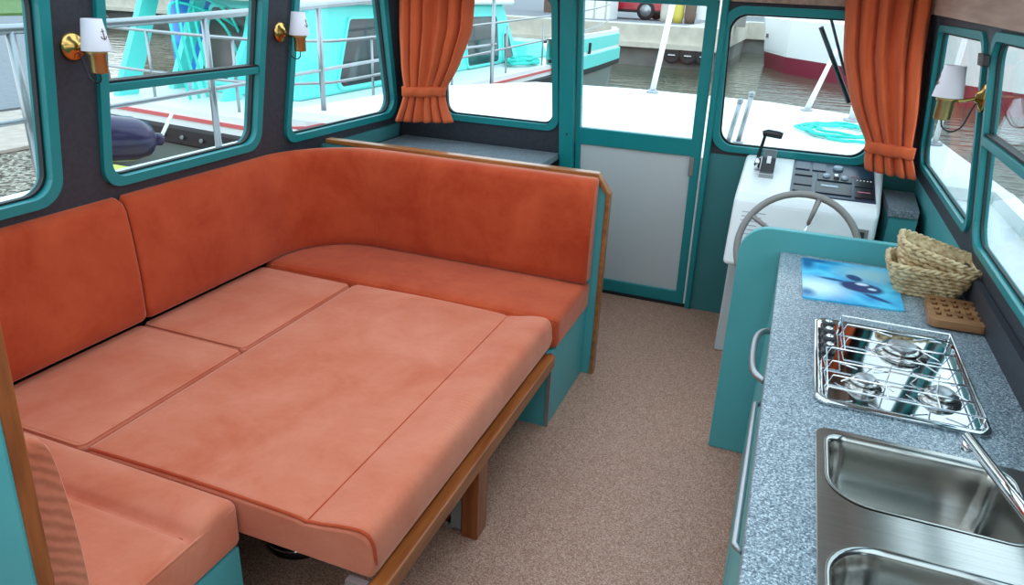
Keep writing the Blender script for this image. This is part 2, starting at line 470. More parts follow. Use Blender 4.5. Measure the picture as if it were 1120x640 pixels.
# ------------------------------------------------------------------ exterior of this boat
dk = MB()
dk.prism([(-2.95, 3.80), (1.0, 3.80), (.90, 5.2), (.60, 6.0), (-.2, 6.42), (-1.3, 6.5), (-2.2, 6.35), (-2.8, 5.4)], HZ, .84, .90)
dk.build('foredeck', M['deck'], None, bevel=.01)['kind'] = 'structure'
sd = MB(); sd.prism(rect(-2.95, -1.5, -2.22, 3.80), HZ, .72, .78); struct(sd.build('left_side_deck', M['deck']))
sd = MB(); sd.prism(rect(.66, -1.5, .96, 3.80), HZ, .78, .84); struct(sd.build('right_side_deck', M['deck']))
bw = MB(); bw.prism(rect(.93, -1.5, 1.0, 3.80), HZ, .84, .90); struct(bw.build('right_gunwale', M['deck']))
hu = MB()
hu.prism([(-2.93, -1.5), (.98, -1.5), (.98, 3.8), (.88, 5.18), (.58, 5.97), (-.2, 6.39), (-1.3, 6.47), (-2.18, 6.32), (-2.77, 5.38), (-2.93, 3.8)], HZ, -.5, -.06)
struct(hu.build('boat_bottom', M['boatwhite']))
ring_o = [(-2.94, -1.5), (.99, -1.5), (.99, 3.8), (.89, 5.19), (.59, 5.98), (-.2, 6.41), (-1.3, 6.49), (-2.19, 6.34), (-2.79, 5.39), (-2.94, 3.8)]
ring_i = inset(ring_o, .06)
hs = MB().panel(ring_o, [ring_i], lambda x, y, d: Vector((x, y, d)), -.1, .715); struct(hs.build('boat_hull_side', M['boatwhite']))

# guard rail on the left side deck
g = thing('guard_rail', 'stainless guard rail along the side deck outside the left windows', 'railing', (-2.75, 2.5, .78))
def curve(pts, n=6):
    out = []; P = [Vector(p) for p in pts]
    for k in range(len(P)-1):
        a = P[max(0, k-1)]; b = P[k]; c = P[k+1]; d = P[min(len(P)-1, k+2)]
        for i in range(n):
            t = i/n
            out.append(.5*((2*b)+(c-a)*t+(2*a-5*b+4*c-d)*t*t+(3*b-a-3*c+d)*t**3))
    out.append(P[-1]); return out
MB().tube(curve([(-2.75, -1.4, 1.40), (-2.75, 1.9, 1.435), (-2.75, 3.4, 1.49), (-2.72, 4.8, 1.56), (-2.45, 6.0, 1.60)]), .019).build('top_rail', M['silver'], g)
MB().tube(curve([(-2.75, -1.4, 1.09), (-2.75, 1.9, 1.105), (-2.75, 3.3, 1.13), (-2.72, 4.8, 1.17), (-2.45, 6.0, 1.22)]), .011).build('middle_rail', M['silver'], g)
for y, b, tp in ((.3, .78, 1.42), (1.97, .78, 1.435), (2.96, .78, 1.46), (3.90, .90, 1.52), (5.0, .90, 1.565), (5.95, .90, 1.60)):
    x = -2.75 if y < 4.5 else (-2.70 if y < 5.5 else -2.46)
    MB().tube([(x, y, b), (x, y, tp)], .017).build('post', M['silver'], g)

def coil(name, c, rx, ry, turns, r, m, jitter=.02, tail=None):
    pts = []
    k = turns*22
    for i in range(k):
        a = 2*PI*i/22; q = 1-.35*(i/k)
        jx = random.uniform(-jitter, jitter)
        pts.append((c[0]+(rx*q+jx)*math.cos(a)+.03*math.sin(i*.13), c[1]+(ry*q+jx)*math.sin(a)+.05*math.sin(i*.21), c[2]+r+.5*r*(i/22)+random.uniform(0, r*.4)))
    return MB().tube(pts, r, 6)
tag(coil('c', (.33, 5.05, .90), .27, .33, 5, .009, None, .035).build('rope_coil', M['aquarope']), 'loose coil of turquoise rope on the white foredeck outside helm window', 'rope')
bo = thing('bollard', 'white mooring bollard on the foredeck behind the turquoise rope coil', 'bollard', (.42, 5.72, .90))
MB().lathe([(.035, .90), (.035, 1.06), (.045, 1.065), (.045, 1.085), (.0, 1.09)], (.42, 5.72, 0)).build('bollard_post', M['boatwhite'], bo)
MB().lathe([(.07, .90), (.07, .915), (.0, .916)], (.42, 5.72, 0)).build('bollard_base', M['silver'], bo)
for i, (x, y, h, lab) in enumerate(((-.305, 4.25, 1.14, 'left of two short grey posts on the foredeck outside helm window'), (-.255, 4.35, 1.17, 'right and taller of two short grey posts outside helm window'))):
    t = thing('deck_post', lab, 'post', (x, y, .9), 'short grey posts on the foredeck')
    MB().tube([(x, y, .905), (x+.03, y+.03, h)], .014).build('post_tube', M['silver'], t)
    MB().lathe([(.0, h-.01), (.017, h-.01), (.017, h+.012), (0, h+.016)], (x+.03, y+.03, 0), n=12).build('post_cap', M['silver'], t)
    MB().lathe([(.03, .9), (.03, .908), (0, .909)], (x, y, 0), n=14).build('post_foot', M['silver'], t)
p = thing('flag_pole', 'white leaning pole at the edge of foredeck seen through door glass', 'pole', (-1.13, 6.3, .90))
MB().tube([(-1.13, 6.3, .905), (-1.03, 6.3, 1.75)], .024).build('pole_shaft', M['boatwhite'], p)
MB().lathe([(.05, .9), (.05, .915), (.03, .93), (0, .931)], (-1.13, 6.3, 0), n=14).build('pole_foot', M['silver'], p)
p = thing('pole', 'thin white leaning pole on foredeck beside the turquoise rope coil', 'pole', (.105, 6.05, .90))
MB().tube([(.105, 6.05, .905), (.23, 6.05, 1.36)], [.022, .014]).build('pole_shaft', M['boatwhite'], p)
MB().lathe([(.045, .9), (.045, .915), (0, .916)], (.105, 6.05, 0), n=14).build('pole_foot', M['silver'], p)
p = thing('stanchion', 'white upright stanchion on the foredeck edge outside the right windows', 'post', (.84, 5.0, .90))
MB().tube([(.84, 5.0, .905), (.85, 5.0, 1.52)], .016).build('stanchion_tube', M['boatwhite'], p)
MB().lathe([(.045, .9), (.045, .915), (0, .916)], (.84, 5.0, 0), n=14).build('stanchion_foot', M['silver'], p)
# wiper
w = thing('windscreen_wiper', 'black wiper hanging outside the helm window beside right curtain', 'wiper', FW(.12, 1.63, -.07))
MB().tube([FW(.07, 1.64, -.062), FW(.20, 1.36, -.066)], .007, 6).build('wiper_arm', M['black'], w)
MB().tube([FW(.055, 1.56, -.045), FW(.24, 1.24, -.045)], .011, 6).build('wiper_blade', M['black'], w)
MB().tube([FW(.07, 1.66, -.03), FW(.07, 1.64, -.075)], .014, 8).build('wiper_pivot', M['black'], w)

# ------------------------------------------------------------------ harbour
wa = MB().prism([(-60, -25), (60, -25), (60, 43), (-60, 43)], HZ, -.6, -.25); struct(wa.build('water', M['water']))
qy = MB().prism([(-60, 22.6), (-2.5, 22.6), (-2.5, 32), (60, 42), (60, 90), (-60, 90)], HZ, -.6, .88); struct(qy.build('far_quay', M['asphalt']))
qw = MB().prism([(-60, 22.35), (-2.3, 22.35), (-2.3, 31.8), (60, 41.8), (60, 42.1), (-2.55, 32.1), (-2.5, 22.7), (-60, 22.7)], HZ, -.6, .28); struct(qw.build('quay_piling', M['piling']))
qc = MB().prism([(-60, 22.2), (-2.2, 22.2), (-2.2, 31.6), (60, 41.6), (60, 43), (-3.4, 33), (-3.4, 23.6), (-60, 23.6)], HZ, .28, .90); struct(qc.build('quay_coping', M['concrete']))
qb = MB().box((-60, 22.05, .28), (-2.2, 22.25, .42)); struct(qb.build('quay_kerb', M['concrete']))
# left bank
lb = MB().prism([(-60, -25), (-4.6, -25), (-4.6, 3.3), (-9.5, 8.2), (-60, 50)], HZ, -.6, .30); struct(lb.build('left_bank', M['quay']))
st = MB().prism([(-60, -20), (-5.67, -20), (-5.67, 4.3), (-9.6, 8.2), (-60, 49.8)], HZ, .305, .33); struct(st.build('bank_kerb_strip', M['sand']))
rd = MB().prism([(-60, -20), (-7.25, -20), (-7.25, 5.8), (-10, 8.5), (-60, 49.6)], HZ, .335, .35); struct(rd.build('bank_road', M['asphalt']))
gr = MB().prism([(-60, 8), (-21, 8), (-21.5, 17.5), (-30, 24), (-60, 30)], HZ, .352, .42); tag(gr.build('grass', M['grass']), 'strip of green grass beyond the asphalt road at far left', 'grass', kind='stuff')

tyx = [(-4.05, 0), (-3.25, 0), (-2.45, 0)]
for i, lab in enumerate(('leftmost black tyre fender hung on the far quay wall', 'middle of three black tyre fenders on the far quay wall', 'rightmost black tyre fender hung on the far quay wall')):
    x = (-3.52, -3.06, -2.62)[i]
    t = thing('tyre', lab, 'tyre', (x, 22.1, -.2), 'tyre fenders on the far quay')
    pr = [(.12, -.06), (.20, -.07), (.24, -.04), (.24, .04), (.20, .07), (.12, .06), (.12, -.06)]
    MB().lathe(pr, (x, 22.12, .13), axis='y', n=28).build('tyre_ring', M['tyre'], t)
    MB().box((x-.10, 22.02, .12), (x+.10, 22.05, .145)).build('tyre_strap', M['boatwhite'], t)

# red car
def car():
    L, Wd = 4.0, 1.7
    A = Matrix.Translation((-6.62, 28.0, .88)) @ Matrix.Rotation(math.radians(-3), 4, 'Z')
    r = thing('car', 'red car parked on the far quay seen through door glass', 'car', (-6.62, 28.0, .88))
    # side profile (x along length, z) 
    body = [(-1.95, .32), (-1.98, .62), (-1.9, .80), (-1.0, .93), (-.35, 1.38), (.85, 1.42), (1.55, 1.05), (1.93, .95), (1.98, .55), (1.93, .32)]
    def T(x, z, y): return A @ Vector((x, y, z))
    m = MB(); n = len(body)
    loops = []
    for y, k in ((-.85, .97), (-.80, 1.), (.80, 1.), (.85, .97)):
        loops.append([T(x*k, .32+(z-.32)*k, y*(.86 if z > 1.0 else 1)) for x, z in body])
    m.loft(loops, smooth=False).build('car_body', M['carred'], r, bevel=.05)
    for sg in (-1, 1):
        gm = MB(); gm.prism([(-.9, .97), (-.34, 1.32), (.80, 1.35), (1.35, 1.05)], lambda x, z, d: T(x, z, d), sg*.72, sg*.80)
        gm.build('side_glass', M['darkglass'], r)
    for sx in (-1.2, 1.25):
        for sy in (-1, 1):
            wm = MB(); wm.lathe([(.0, -.09), (.27, -.09), (.32, -.05), (.32, .05), (.27, .09), (0, .09)], axis='y', n=24, M4=A @ Matrix.Translation((sx, sy*.80, .32)))
            wo = wm.build('wheel', M['tyre'], r)
            MB().lathe([(.0, -.1), (.2, -.1), (.2, .1), (0, .1)], axis='y', n=20, M4=A @ Matrix.Translation((sx, sy*.80, .32))).build('wheel_rim', M['silver'], wo)
    bm_ = MB(); bm_.prism(rect(-2.0, .24, 2.0, .36), lambda x, z, d: T(x, z, d), -.84, .84); bm_.build('bumper', M['rubber'], r, bevel=.04)
    for sy in (-1, 1):
        MB().prism(rect(-2.0, .62, -1.85, .76), lambda x, z, d: T(x, z, d), sy*.5, sy*.78).build('headlight', M['dial'], r)
car()
def block(name, lab, cat, a, b, m, wins=(), group=None, sink=0):
    r = thing(name, lab, cat, ((a[0]+b[0])/2, (a[1]+b[1])/2, a[2])); r['kind'] = 'thing'
    MB().box(a, b).build('wall', m, r)
    for (x0, z0, x1, z1) in wins:
        MB().box((x0, a[1]-.04, z0), (x1, a[1]+.02, z1)).build('window', M['darkglass'], r)
    MB().box((a[0]-.15, a[1]-.15, b[2]), (b[0]+.15, b[1]+.15, b[2]+.2)).build('roof', m, r)
    return r
b1 = block('harbour_building', 'pale harbour shed with panelled wall behind the far quay', 'building', (-9.0, 45, .86), (14, 50, 8.0), M['pale'])
pm = MB()
for x in range(-17, 28): pm.box((x*.5, 44.96, .9), (x*.5+.07, 45.0, 7.8))
pm.build('wall_ribs', M['concrete'], b1)
block('brown_building', 'brown building with dark windows beyond the turquoise boat', 'building', (-36, 33, .88), (-24, 41, 9), M['brick'],
      [(-35.2+2.3*k, 1.4+2.4*j, -33.7+2.3*k, 3.0+2.4*j) for k in range(5) for j in range(3)])
block('grey_building', 'small grey brown building far behind bow of turquoise boat', 'building', (-10.2, 30, .88), (-8.6, 32, 3.0), M['brick'], [(-9.7, 1.3, -9.2, 1.6)])
sg = thing('notice_board', 'white notice board with a red mark beside the grey box on far quay', 'sign', (-3.2, 26.2, .88))
MB().box((-3.5, 26.2, 1.02), (-2.75, 26.26, 1.75)).build('board', M['boatwhite'], sg)
for x in (-3.4, -2.9): MB().box((x, 26.22, .88), (x+.05, 26.27, 1.1)).build('leg', M['silver'], sg)
MB().prism([(-3.4, 1.62), (-3.25, 1.66), (-3.0, 1.52), (-3.05, 1.47)], lambda x, z, d: Vector((x, d, z)), 26.19, 26.2).build('red_mark', M['carred'], sg)
ub = thing('utility_box', 'grey utility box on the far quay right of the white notice board', 'box', (-2.3, 26, .88))
MB().box((-2.65, 25.7, .88), (-1.9, 26.15, 1.25)).build('box_body', M['greyplastic'], ub); MB().box((-2.68, 25.66, 1.25), (-1.87, 26.19, 1.29)).build('box_lid', M['piling'], ub)
sh_ = block('white_shed', 'white ribbed shed on the far quay hiding rear of red car', 'shed', (-8.3, 25.6, .88), (-6.35, 26.8, 4.4), M['boatwhite'])
mb_ = MB()
for k in range(5): mb_.box((-8.1+.4*k, 25.56, .9), (-8.05+.4*k, 25.6, 4.3))
mb_.build('wall_ribs', M['concrete'], sh_)
for k, (mm, lab) in enumerate((('concrete', 'pale cask standing on the far quay behind white leaning pole'), ('yellow', 'yellow cask on the far quay between red car and notice board'), ('brick', 'brown cask on far quay beside the yellow cask'))):
    o = MB().lathe([(.0, .882), (.16, .882), (.19, 1.1), (.19, 1.5), (.16, 1.72), (.15, 1.70), (0, 1.70)], (-4.5+.40*k, 26.0, 0), n=18).build('cask', M[mm], None)
    tag(o, lab, 'cask', 'casks on the far quay')

# big white and burgundy ship across the water
def ship():
    r = thing('ship', 'white and burgundy ship moored across the water beyond helm window', 'ship', (6, 21, -.25))
    A = Matrix.Translation((-1.75, 26.6, 0)) @ Matrix.Rotation(math.radians(-52), 4, 'Z') @ Matrix.Translation((0, -1.0, 0))
    def hull(z0, z1, f0, f1, m, name, x0=0, halfw=2.0):
        loops = []
        for z, k in ((z0, f0), (z1, f1)):
            loops.append([A @ Vector(p) for p in ((x0-k, 2.0, z), (x0+1.2-k*.4, .9, z), (x0+3.2, .15, z), (x0+6, 0, z), (24, 0, z), (24, 4, z), (6, 4, z), (x0+3.2, 3.85, z), (x0+1.2-k*.4, 3.1, z))])
        MB().loft(loops, smooth=False).build(name, m, r)
    hull(-.3, .20, .0, .3, M['burgundy'], 'hull'); hull(.20, .28, .3, .4, M['boatwhite'], 'rub_band'); hull(.28, 1.2, .4, .8, M['boatwhite'], 'bulwark')
    m = MB(); m.box((5, .9, 1.2), (22, 3.1, 2.9), A); m.build('deckhouse', M['boatwhite'], r)
    for k in range(7):
        MB().box((5.8+2.3*k, .84, 1.75), (7.2+2.3*k, .95, 2.5), A).build('window', M['darkglass'], r)
    MB().box((1.2, .78, .62), (1.62, .90, .74), A).build('hawse_plate', M['piling'], r)
    MB().tube([A @ Vector((0, 2, 1.4)), A @ Vector((0, 2, 3.4))], .05).build('jackstaff', M['silver'], r)
    MB().tube([A @ Vector((.3, 1.5, 1.6)), A @ Vector((2.2, .5, 1.6)), A @ Vector((5, .3, 1.6))], .03).build('rail', M['silver'], r)
ship()

# turquoise and white boat alongside on the left
def neighbour():
    r = thing('motor_boat', 'white and turquoise motor boat moored alongside the left windows', 'boat', (-5.1, 9, -.25))
    X0, X1 = -3.42, -6.15
    def outline(k=0): return [(X1+k, 4.72+k), (X0-.40-k, 4.44+k), (X0-.06-k, 4.70+k), (X0-k, 5.4), (X0-k, 11.0), (X0-.02-k, 13.2), (X0-.10-k, 15.2-k), (X0-.5, 16.5-k), (X0-1.5+k, 15.6-k), (X1+.3+k, 12.8), (X1+k, 10.8)]
    P = lambda pts, z: [Vector((x, y, z)) for x, y in pts]
    MB().loft([P(outline(.25), -.35), P(outline(.05), .38)], smooth=False).build('lower_hull', M['hullgrey'], r)
    MB().loft([P(outline(-.03), .37), P(outline(-.03), .52)], smooth=False).build('rub_rail', M['rubber'], r, bevel=.02)
    MB().loft([P(outline(.02), .52), P(outline(.02), .66)], smooth=False).build('topside', M['boatwhite'], r)
    MB().loft([P(outline(.008), .575), P(outline(.008), .605)], smooth=False).build('red_stripe', M['redline'], r)
    for k in range(14):
        x = X1+.3+.22*k
        if x < X0-.45: MB().lathe([(.016, -.02), (.016, .0)], (x, 4.72-(x-X1)/(X0-.40-X1)*.28-.03, .445), axis='y', n=10).build('bolt', M['silver'], r)
    # raised bulwark at the bow with turquoise bands
    def strip(z0, z1, m, name, k=0, y0=10.6):
        pts = [(X0-.01-k, y0), (X0-.01-k, 11.0), (X0-.03-k, 13.2), (X0-.11-k, 15.2), (X0-.5, 16.48-k)]
        inn = [(p[0]-.08, p[1]-.05) for p in pts]
        mm = MB(); lo = [Vector((x, y, z0)) for x, y in pts]; hi = [Vector((x, y, z1)) for x, y in pts]; hi2 = [Vector((x, y, z1)) for x, y in inn]; lo2 = [Vector((x, y, z0)) for x, y in inn]
        mm.loft([lo, hi, hi2, lo2, lo], False, False, smooth=False, closed=False).build(name, m, r)
    strip(.60, 1.02, M['boatwhite'], 'bow_bulwark'); strip(.74, .95, M['aqua'], 'bow_band', -.012); strip(.47, .68, M['aqua'], 'hull_band', -.05)
    MB().box((X0-.02, 12.6, .70), (X0+.02, 12.66, .88)).build('fairlead', M['rubber'], r)
    # cabin, long side seen from our windows
    MB().hexa(P([(-5.3, 5.4), (-4.05, 5.4), (-4.05, 10.9), (-5.3, 10.9)], .66), P([(-5.2, 5.7), (-4.10, 5.7), (-4.10, 10.3), (-5.2, 10.3)], 1.46)).build('cabin', M['aqua'], r, bevel=.04)
    MB().box((-5.8, 5.5, 1.46), (-3.98, 10.4, 1.53)).build('cabin_roof', M['boatwhite'], r, bevel=.03)
    MB().box((-4.06, 7.6, .70), (-4.03, 7.66, 1.44)).build('cabin_seam', M['boatwhite'], r)
    CW = lambda y, z, d=0: Vector((-4.05-.05*(z-.66)/.8+d, y, z))
    def win(pts, rr=.08):
        f = MB().panel(rpoly(pts, rr), [rpoly(inset(pts, .03), rr*.8)], CW, -.01, .02).build('cabin_window', M['aqua'], r)
        MB().prism(rpoly(inset(pts, .02), rr*.8), CW, -.02, .012).build('window_pane', M['darkglass'], f)
    win([(5.93, .70), (7.45, .70), (7.45, 1.36), (6.26, 1.36)]); win([(7.75, .70), (8.75, .70), (8.75, 1.36), (7.75, 1.36)]); win([(8.92, .68), (10.05, .68), (10.0, 1.34), (8.92, 1.34)]); win([(10.18, .68), (10.66, .68), (10.40, 1.1), (10.18, 1.1)], .05)
    AWm = lambda x, z, d=0: Vector((x, 5.4+.3*(z-.66)/.8-d, z))
    for (xa, xb) in ((-5.18, -4.72), (-4.66, -4.18)):
        q = [(xa, .74), (xb, .74), (xb, 1.42), (xa, 1.42)]
        f = MB().panel(rpoly(q, .04), [rpoly(inset(q, .03), .03)], AWm, -.01, .02).build('stern_window', M['aqua'], r)
        MB().prism(inset(q, .02), AWm, -.01, .012).build('window_pane', M['stern_glass'], f)
    # stern canopy supports
    for (x, ya, yb, w0, w1) in ((-5.5, 4.74, 5.18, .22, .18), (-5.5, 5.36, 5.80, .16, .14), (-4.6, 5.02, 5.62, .2, .12)):
        MB().hexa(P([(x, ya), (x+.06, ya), (x+.06, ya+w0), (x, ya+w0)], .66), P([(x, yb), (x+.06, yb), (x+.06, yb+w1), (x, yb+w1)], 1.50)).build('canopy_leg', M['aqua'], r)
    MB().box((-6.0, 5.1, 1.50), (-4.4, 6.6, 1.58)).build('stern_canopy', M['aqua'], r, bevel=.03)
    for k, (dy, h) in enumerate(((0, 1.35), (.1, 1.42), (.2, 1.3), (.28, 1.38))):
        MB().tube(curve([(-4.75, 4.85+dy, .68), (-4.85, 4.85+dy, h-.2), (-5.0, 5.05+dy, h+.08), (-4.85, 5.45+dy, h-.1), (-4.72, 5.55+dy, .68)], 8), .012).build('hose', M['aquarope'], r)
    # rails
    for z in (.90, 1.22): MB().tube(curve([(X1+.1, 4.85, z), (-4.2, 4.66, z), (-3.62, 4.9, z), (-3.54, 6, z), (-3.52, 11, z+.12), (-3.55, 13.3, z+.2), (-3.95, 15.9, z+.25)]), .013, 6).build('rail', M['silver'], r)
    for (x, y) in ((-5.9, 4.76), (-5.0, 4.72), (-4.1, 4.68), (-3.55, 5.8), (-3.53, 7.4), (-3.53, 9.0), (-3.52, 10.4), (-3.60, 12.2)):
        MB().tube([(x, y, .65), (x, y, 1.23)], .013, 6).build('rail_post', M['silver'], r)
    MB().hexa(P([(-5.2, 10.95), (-3.95, 10.95), (-3.95, 12.0), (-5.2, 12.0)], .66), P([(-5.1, 11.05), (-4.0, 11.05), (-4.0, 11.8), (-5.1, 11.8)], .93)).build('deck_locker', M['aqua'], r, bevel=.03)
    MB().tube([(-3.62, 12.0, .98), (-3.62, 12.0, 1.30)], .03).build('bow_post', M['boatwhite'], r)
    return r
neighbour()
tag(coil('c', (-3.74, 10.15, .68), .18, .42, 6, .022, None, .04).build('rope_heap', M['aquarope']), 'heap of turquoise rope on the deck of turquoise boat by front window', 'rope')
br = thing('barrel', 'blue plastic barrel on the stern deck of the turquoise boat', 'barrel', (-5.8, 6.2, .66))
MB().lathe([(.27, .66), (.30, .70), (.30, 1.0), (.31, 1.02), (.30, 1.04), (.30, 1.36), (.26, 1.42), (0, 1.43)], (-5.8, 6.2, 0), n=26).build('barrel_body', M['blue'], br)
MB().lathe([(.05, 1.42), (.05, 1.46), (0, 1.46)], (-5.7, 6.2, 0), n=12).build('barrel_cap', M['black'], br)
br = thing('mooring_buoy', 'black and yellow float hung on the rail behind left lamp', 'buoy', (-2.95, 2.42, 1.42))
MB().rbox((-3.02, 2.38, 1.42), (-2.90, 2.56, 1.48), .028).build('float_body', M['black'], br)
MB().rbox((-3.0, 2.40, 1.48), (-2.92, 2.50, 1.53), .02).build('float_top', M['yellow'], br)
fd = thing('fender', 'purple inflatable fender lying against grey hull outside left window', 'fender', (-3.1, 2.9, .70))
A = Matrix.Translation((-3.2, 2.66, .875)) @ Matrix.Rotation(math.radians(82), 4, 'Z') @ Matrix.Rotation(math.radians(99), 4, 'Y') @ Matrix.Scale(.76, 4)
MB().lathe([(0, -.38), (.06, -.37), (.12, -.30), (.15, -.2), (.155, 0), (.15, .2), (.12, .30), (.05, .36), (0, .365)], axis='z', n=26, M4=A).build('fender_body', M['fender'], fd)
MB().lathe([(.0, .34), (.045, .35), (.045, .42), (.025, .44), (0, .44)], axis='z', n=14, M4=A).build('fender_eye', M['fender'], fd)
MB().tube([A @ Vector((0, 0, -.36)), (-2.98, 2.36, 1.08), (-2.77, 2.36, 1.115)], .010, 6).build('fender_lanyard', M['ropewhite'], fd)
MB().tube([A @ Vector((0, 0, .42)), (-3.28, 3.12, .83), (-3.4, 3.32, .90)], .010, 6).build('fender_rope', M['ropewhite'], fd)
pd = thing('rescue_cushion', 'yellow green pad lying below the purple fender outside left window', 'pad', (-3.7, 3.05, .46))
MB().rbox((-3.95, 2.85, .46), (-3.45, 3.25, .56), .045).build('pad_body', M['lime'], pd)
MB().tube([(-3.93, 3.05, .567), (-3.47, 3.0, .567)], .012, 6).build('pad_strap', M['ropewhite'], pd)

# ------------------------------------------------------------------ dinette
bn = thing('dinette_bench', 'teal U-shaped dinette bench with wood edged backrest panel', 'bench', (-1.6, 1.7, 0))
MB().box((-2.18, 2.425, 0), (-.712, 2.94, .335)).build('bench_box', M['teal'], bn)
MB().box((-2.16, 1.10, 0), (-1.66, 2.425, .325)).build('bench_box', M['tealdark'], bn)
MB().box((-2.18, .62, 0), (-1.105, 1.10, .325)).build('bench_box', M['teal'], bn)
MB().box((-.722, 2.421, 0), (-.706, 2.432, .34)).build('corner_strip', M['silver'], bn)
XZ = lambda x, z, d: Vector((x, d, z))
MB().prism([(-2.12, .0), (-.67, .0), (-.67, .86), (-.722, .933), (-2.07, .933)], XZ, 2.94, 2.972).build('backrest_panel', M['teal'], bn)
# wooden edging: along the top, chamfer, down the aisle edge
edge = [(-2.07, .945), (-.718, .945), (-.663, .868), (-.663, .0)]
em = MB(); o_ = [(-2.07, .953), (-.714, .953), (-.655, .870), (-.655, .0), (-.672, .0), (-.672, .862), (-.722, .931), (-2.07, .931)]
em.prism(o_, XZ, 2.932, 2.980); em.build('wood_edging', M['oakx'], bn, bevel=.004)

pp = thing('partition_panel', 'tall teal partition with wooden edge behind near seat', 'panel', (-1.5, .6, 0))
MB().prism([(-2.16, 0), (-1.085, 0), (-.98, 1.70), (-1.97, 1.70)], XZ, .585, .606).build('panel_board', M['teal'], pp)
MB().prism([(-1.096, 0), (-1.079, .0), (-.973, 1.72), (-.990, 1.72)], XZ, .590, .617).build('wood_edging', M['oakz'], pp, bevel=.004)

def sink_fn(fs):
    def f(q):
        for g_ in fs: q = g_(q)
        return q
    return f
def tcap(q):
    # thicker roll along the aisle end of the table cushion
    if q.z > .40:
        t = max(0, min(1, (q.x+.925)/.235))
        q.z += .028*math.sin(PI*min(1, t*.92+.08*t))**.8 if t > 0 else 0
        if -.94 < q.x < -.90: q.z -= .004
    return q
tc = thing('table_cushion', 'large salmon velvet cushion with a rolled end lying on dinette table', 'cushion', (-1.16, 1.8, .34))
tm = MB()
# sweep the side profile along y
prof = []
def tprof():
    pts = [(-1.628, .345), (-1.632, .36), (-1.634, .43), (-1.626, .448), (-1.608, .456)]
    for i in range(1, 18): pts.append((-1.608+(-.92+1.608)*i/18, .456+.006*math.sin(PI*i/18)))
    pts += [(-.925, .4545), (-.912, .4500), (-.899, .4545)]
    for i in range(1, 13):
        a = PI*(.92-.92*i/12*1.0)
        t = i/12
        pts.append((-.899+.178*math.sin(t*PI/2)**.85, .4545+.030*math.sin(PI*min(1, t*.62+.0))-.075*t**4))
    pts += [(-.718, .39), (-.724, .36), (-.734, .345)]
    return pts
pr = tprof(); loops = []
ys = [1.120, 1.123, 1.130, 1.142] + [1.142+(2.438-1.142)*i/300 for i in range(1, 300)] + [2.438, 2.452, 2.462, 2.466]
ins = [.022, .012, .004, 0] + [0]*299 + [0, .004, .012, .022]
cx, cz = -1.16, .40
for y, d in zip(ys, ins):
    L = []
    for i, (x, z) in enumerate(pr):
        wob = 0
        if x > -.9 and z > .40:
            q = min(1, (x+.9)/.03)*math.exp(-((x+.80)/.07)**2)
            wob = .0022*math.sin(y*29+x*9)*min(1, (x+.9)/.05) + q*.0011*math.sin(y*420+x*90+4*math.sin(y*13))*(.5+.5*math.sin(y*7.3+1.2))
        L.append(Vector((cx+(x-cx)*(1-d/.46*.5), y, cz+(z-cz)*(1-d/.055*.42)+wob)))
    loops.append(L)
tm.loft(loops).build('cushion_cover', M['velvet'], tc)
MB().tube([loops[2][i]+Vector((0, -.001, .0015)) for i in range(3, len(pr)-2)], .005, 8).build('piping', M['velvetback'], tc)
MB().tube([(-.912, 1.13+1.325*i/20, .4508) for i in range(21)], .0022, 6).build('seam', M['velvetback'], tc)

def cushion(name, lab, lo, hi, r, puff, m, piping=None, fn=None, step=.05):
    t = thing(name, lab, 'cushion', ((lo[0]+hi[0])/2, (lo[1]+hi[1])/2, lo[2]))
    MB().rbox(lo, hi, r, puff=puff, fn=fn, step=step).build('cushion_cover', m, t)
    if piping: MB().tube(piping, .0035, 6).build('piping', m, t)
    return t
def loop_xy(lo, hi, z, r=.02):
    p = rpoly(rect(lo[0]+.006, lo[1]+.006, hi[0]-.006, hi[1]-.006), r)
    p.append(p[0]); return [(x, y, z) for x, y in p]
cushion('seat_cushion', 'salmon velvet seat cushion in the left corner near the partition', (-2.10, 1.122, .33), (-1.638, 1.764, .455), .018, (0, 0, .006), M['velvet'], loop_xy((-2.10, 1.122), (-1.638, 1.764), .452))
cushion('seat_cushion', 'salmon velvet seat cushion on left bench nearer the curved corner', (-2.10, 1.770, .33), (-1.638, 2.445, .455), .018, (0, 0, .006), M['velvet'], loop_xy((-2.10, 1.770), (-1.638, 2.445), .452))
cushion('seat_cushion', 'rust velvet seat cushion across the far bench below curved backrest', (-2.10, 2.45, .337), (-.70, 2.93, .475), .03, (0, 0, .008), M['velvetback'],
        [(-2.06+1.35*i/20, 2.459, .464) for i in range(21)])
# near seat: crowned front roll
def nfn(q):
    if q.z > .39:
        f = min(1, (q.z-.39)/.06)
        t = (q.y-.97)/.15
        q.z += f*(.018*math.sin(PI*max(0, min(1, t))) - .014*max(0, 1-abs(q.y-.965)/.02))
        if q.y < .96: q.z += f*.006*math.sin(14*q.x+3*q.y)*max(0, 1-abs(q.y-.85)/.1)
    return q
cushion('seat_cushion', 'salmon velvet seat cushion with a front roll on the near bench', (-2.10, .70, .327), (-1.10, 1.116, .462), .026, (0, .004, .004), M['velvet'],
        [(-1.103, .70+.395*i/12, .450) for i in range(13)], nfn, .009)
MB().tube([(-2.0+.868*i/20, .965, .4485) for i in range(21)], .0035, 6).build('seam', M['velvetback'], bpy.data.objects['seat_cushion.003'])

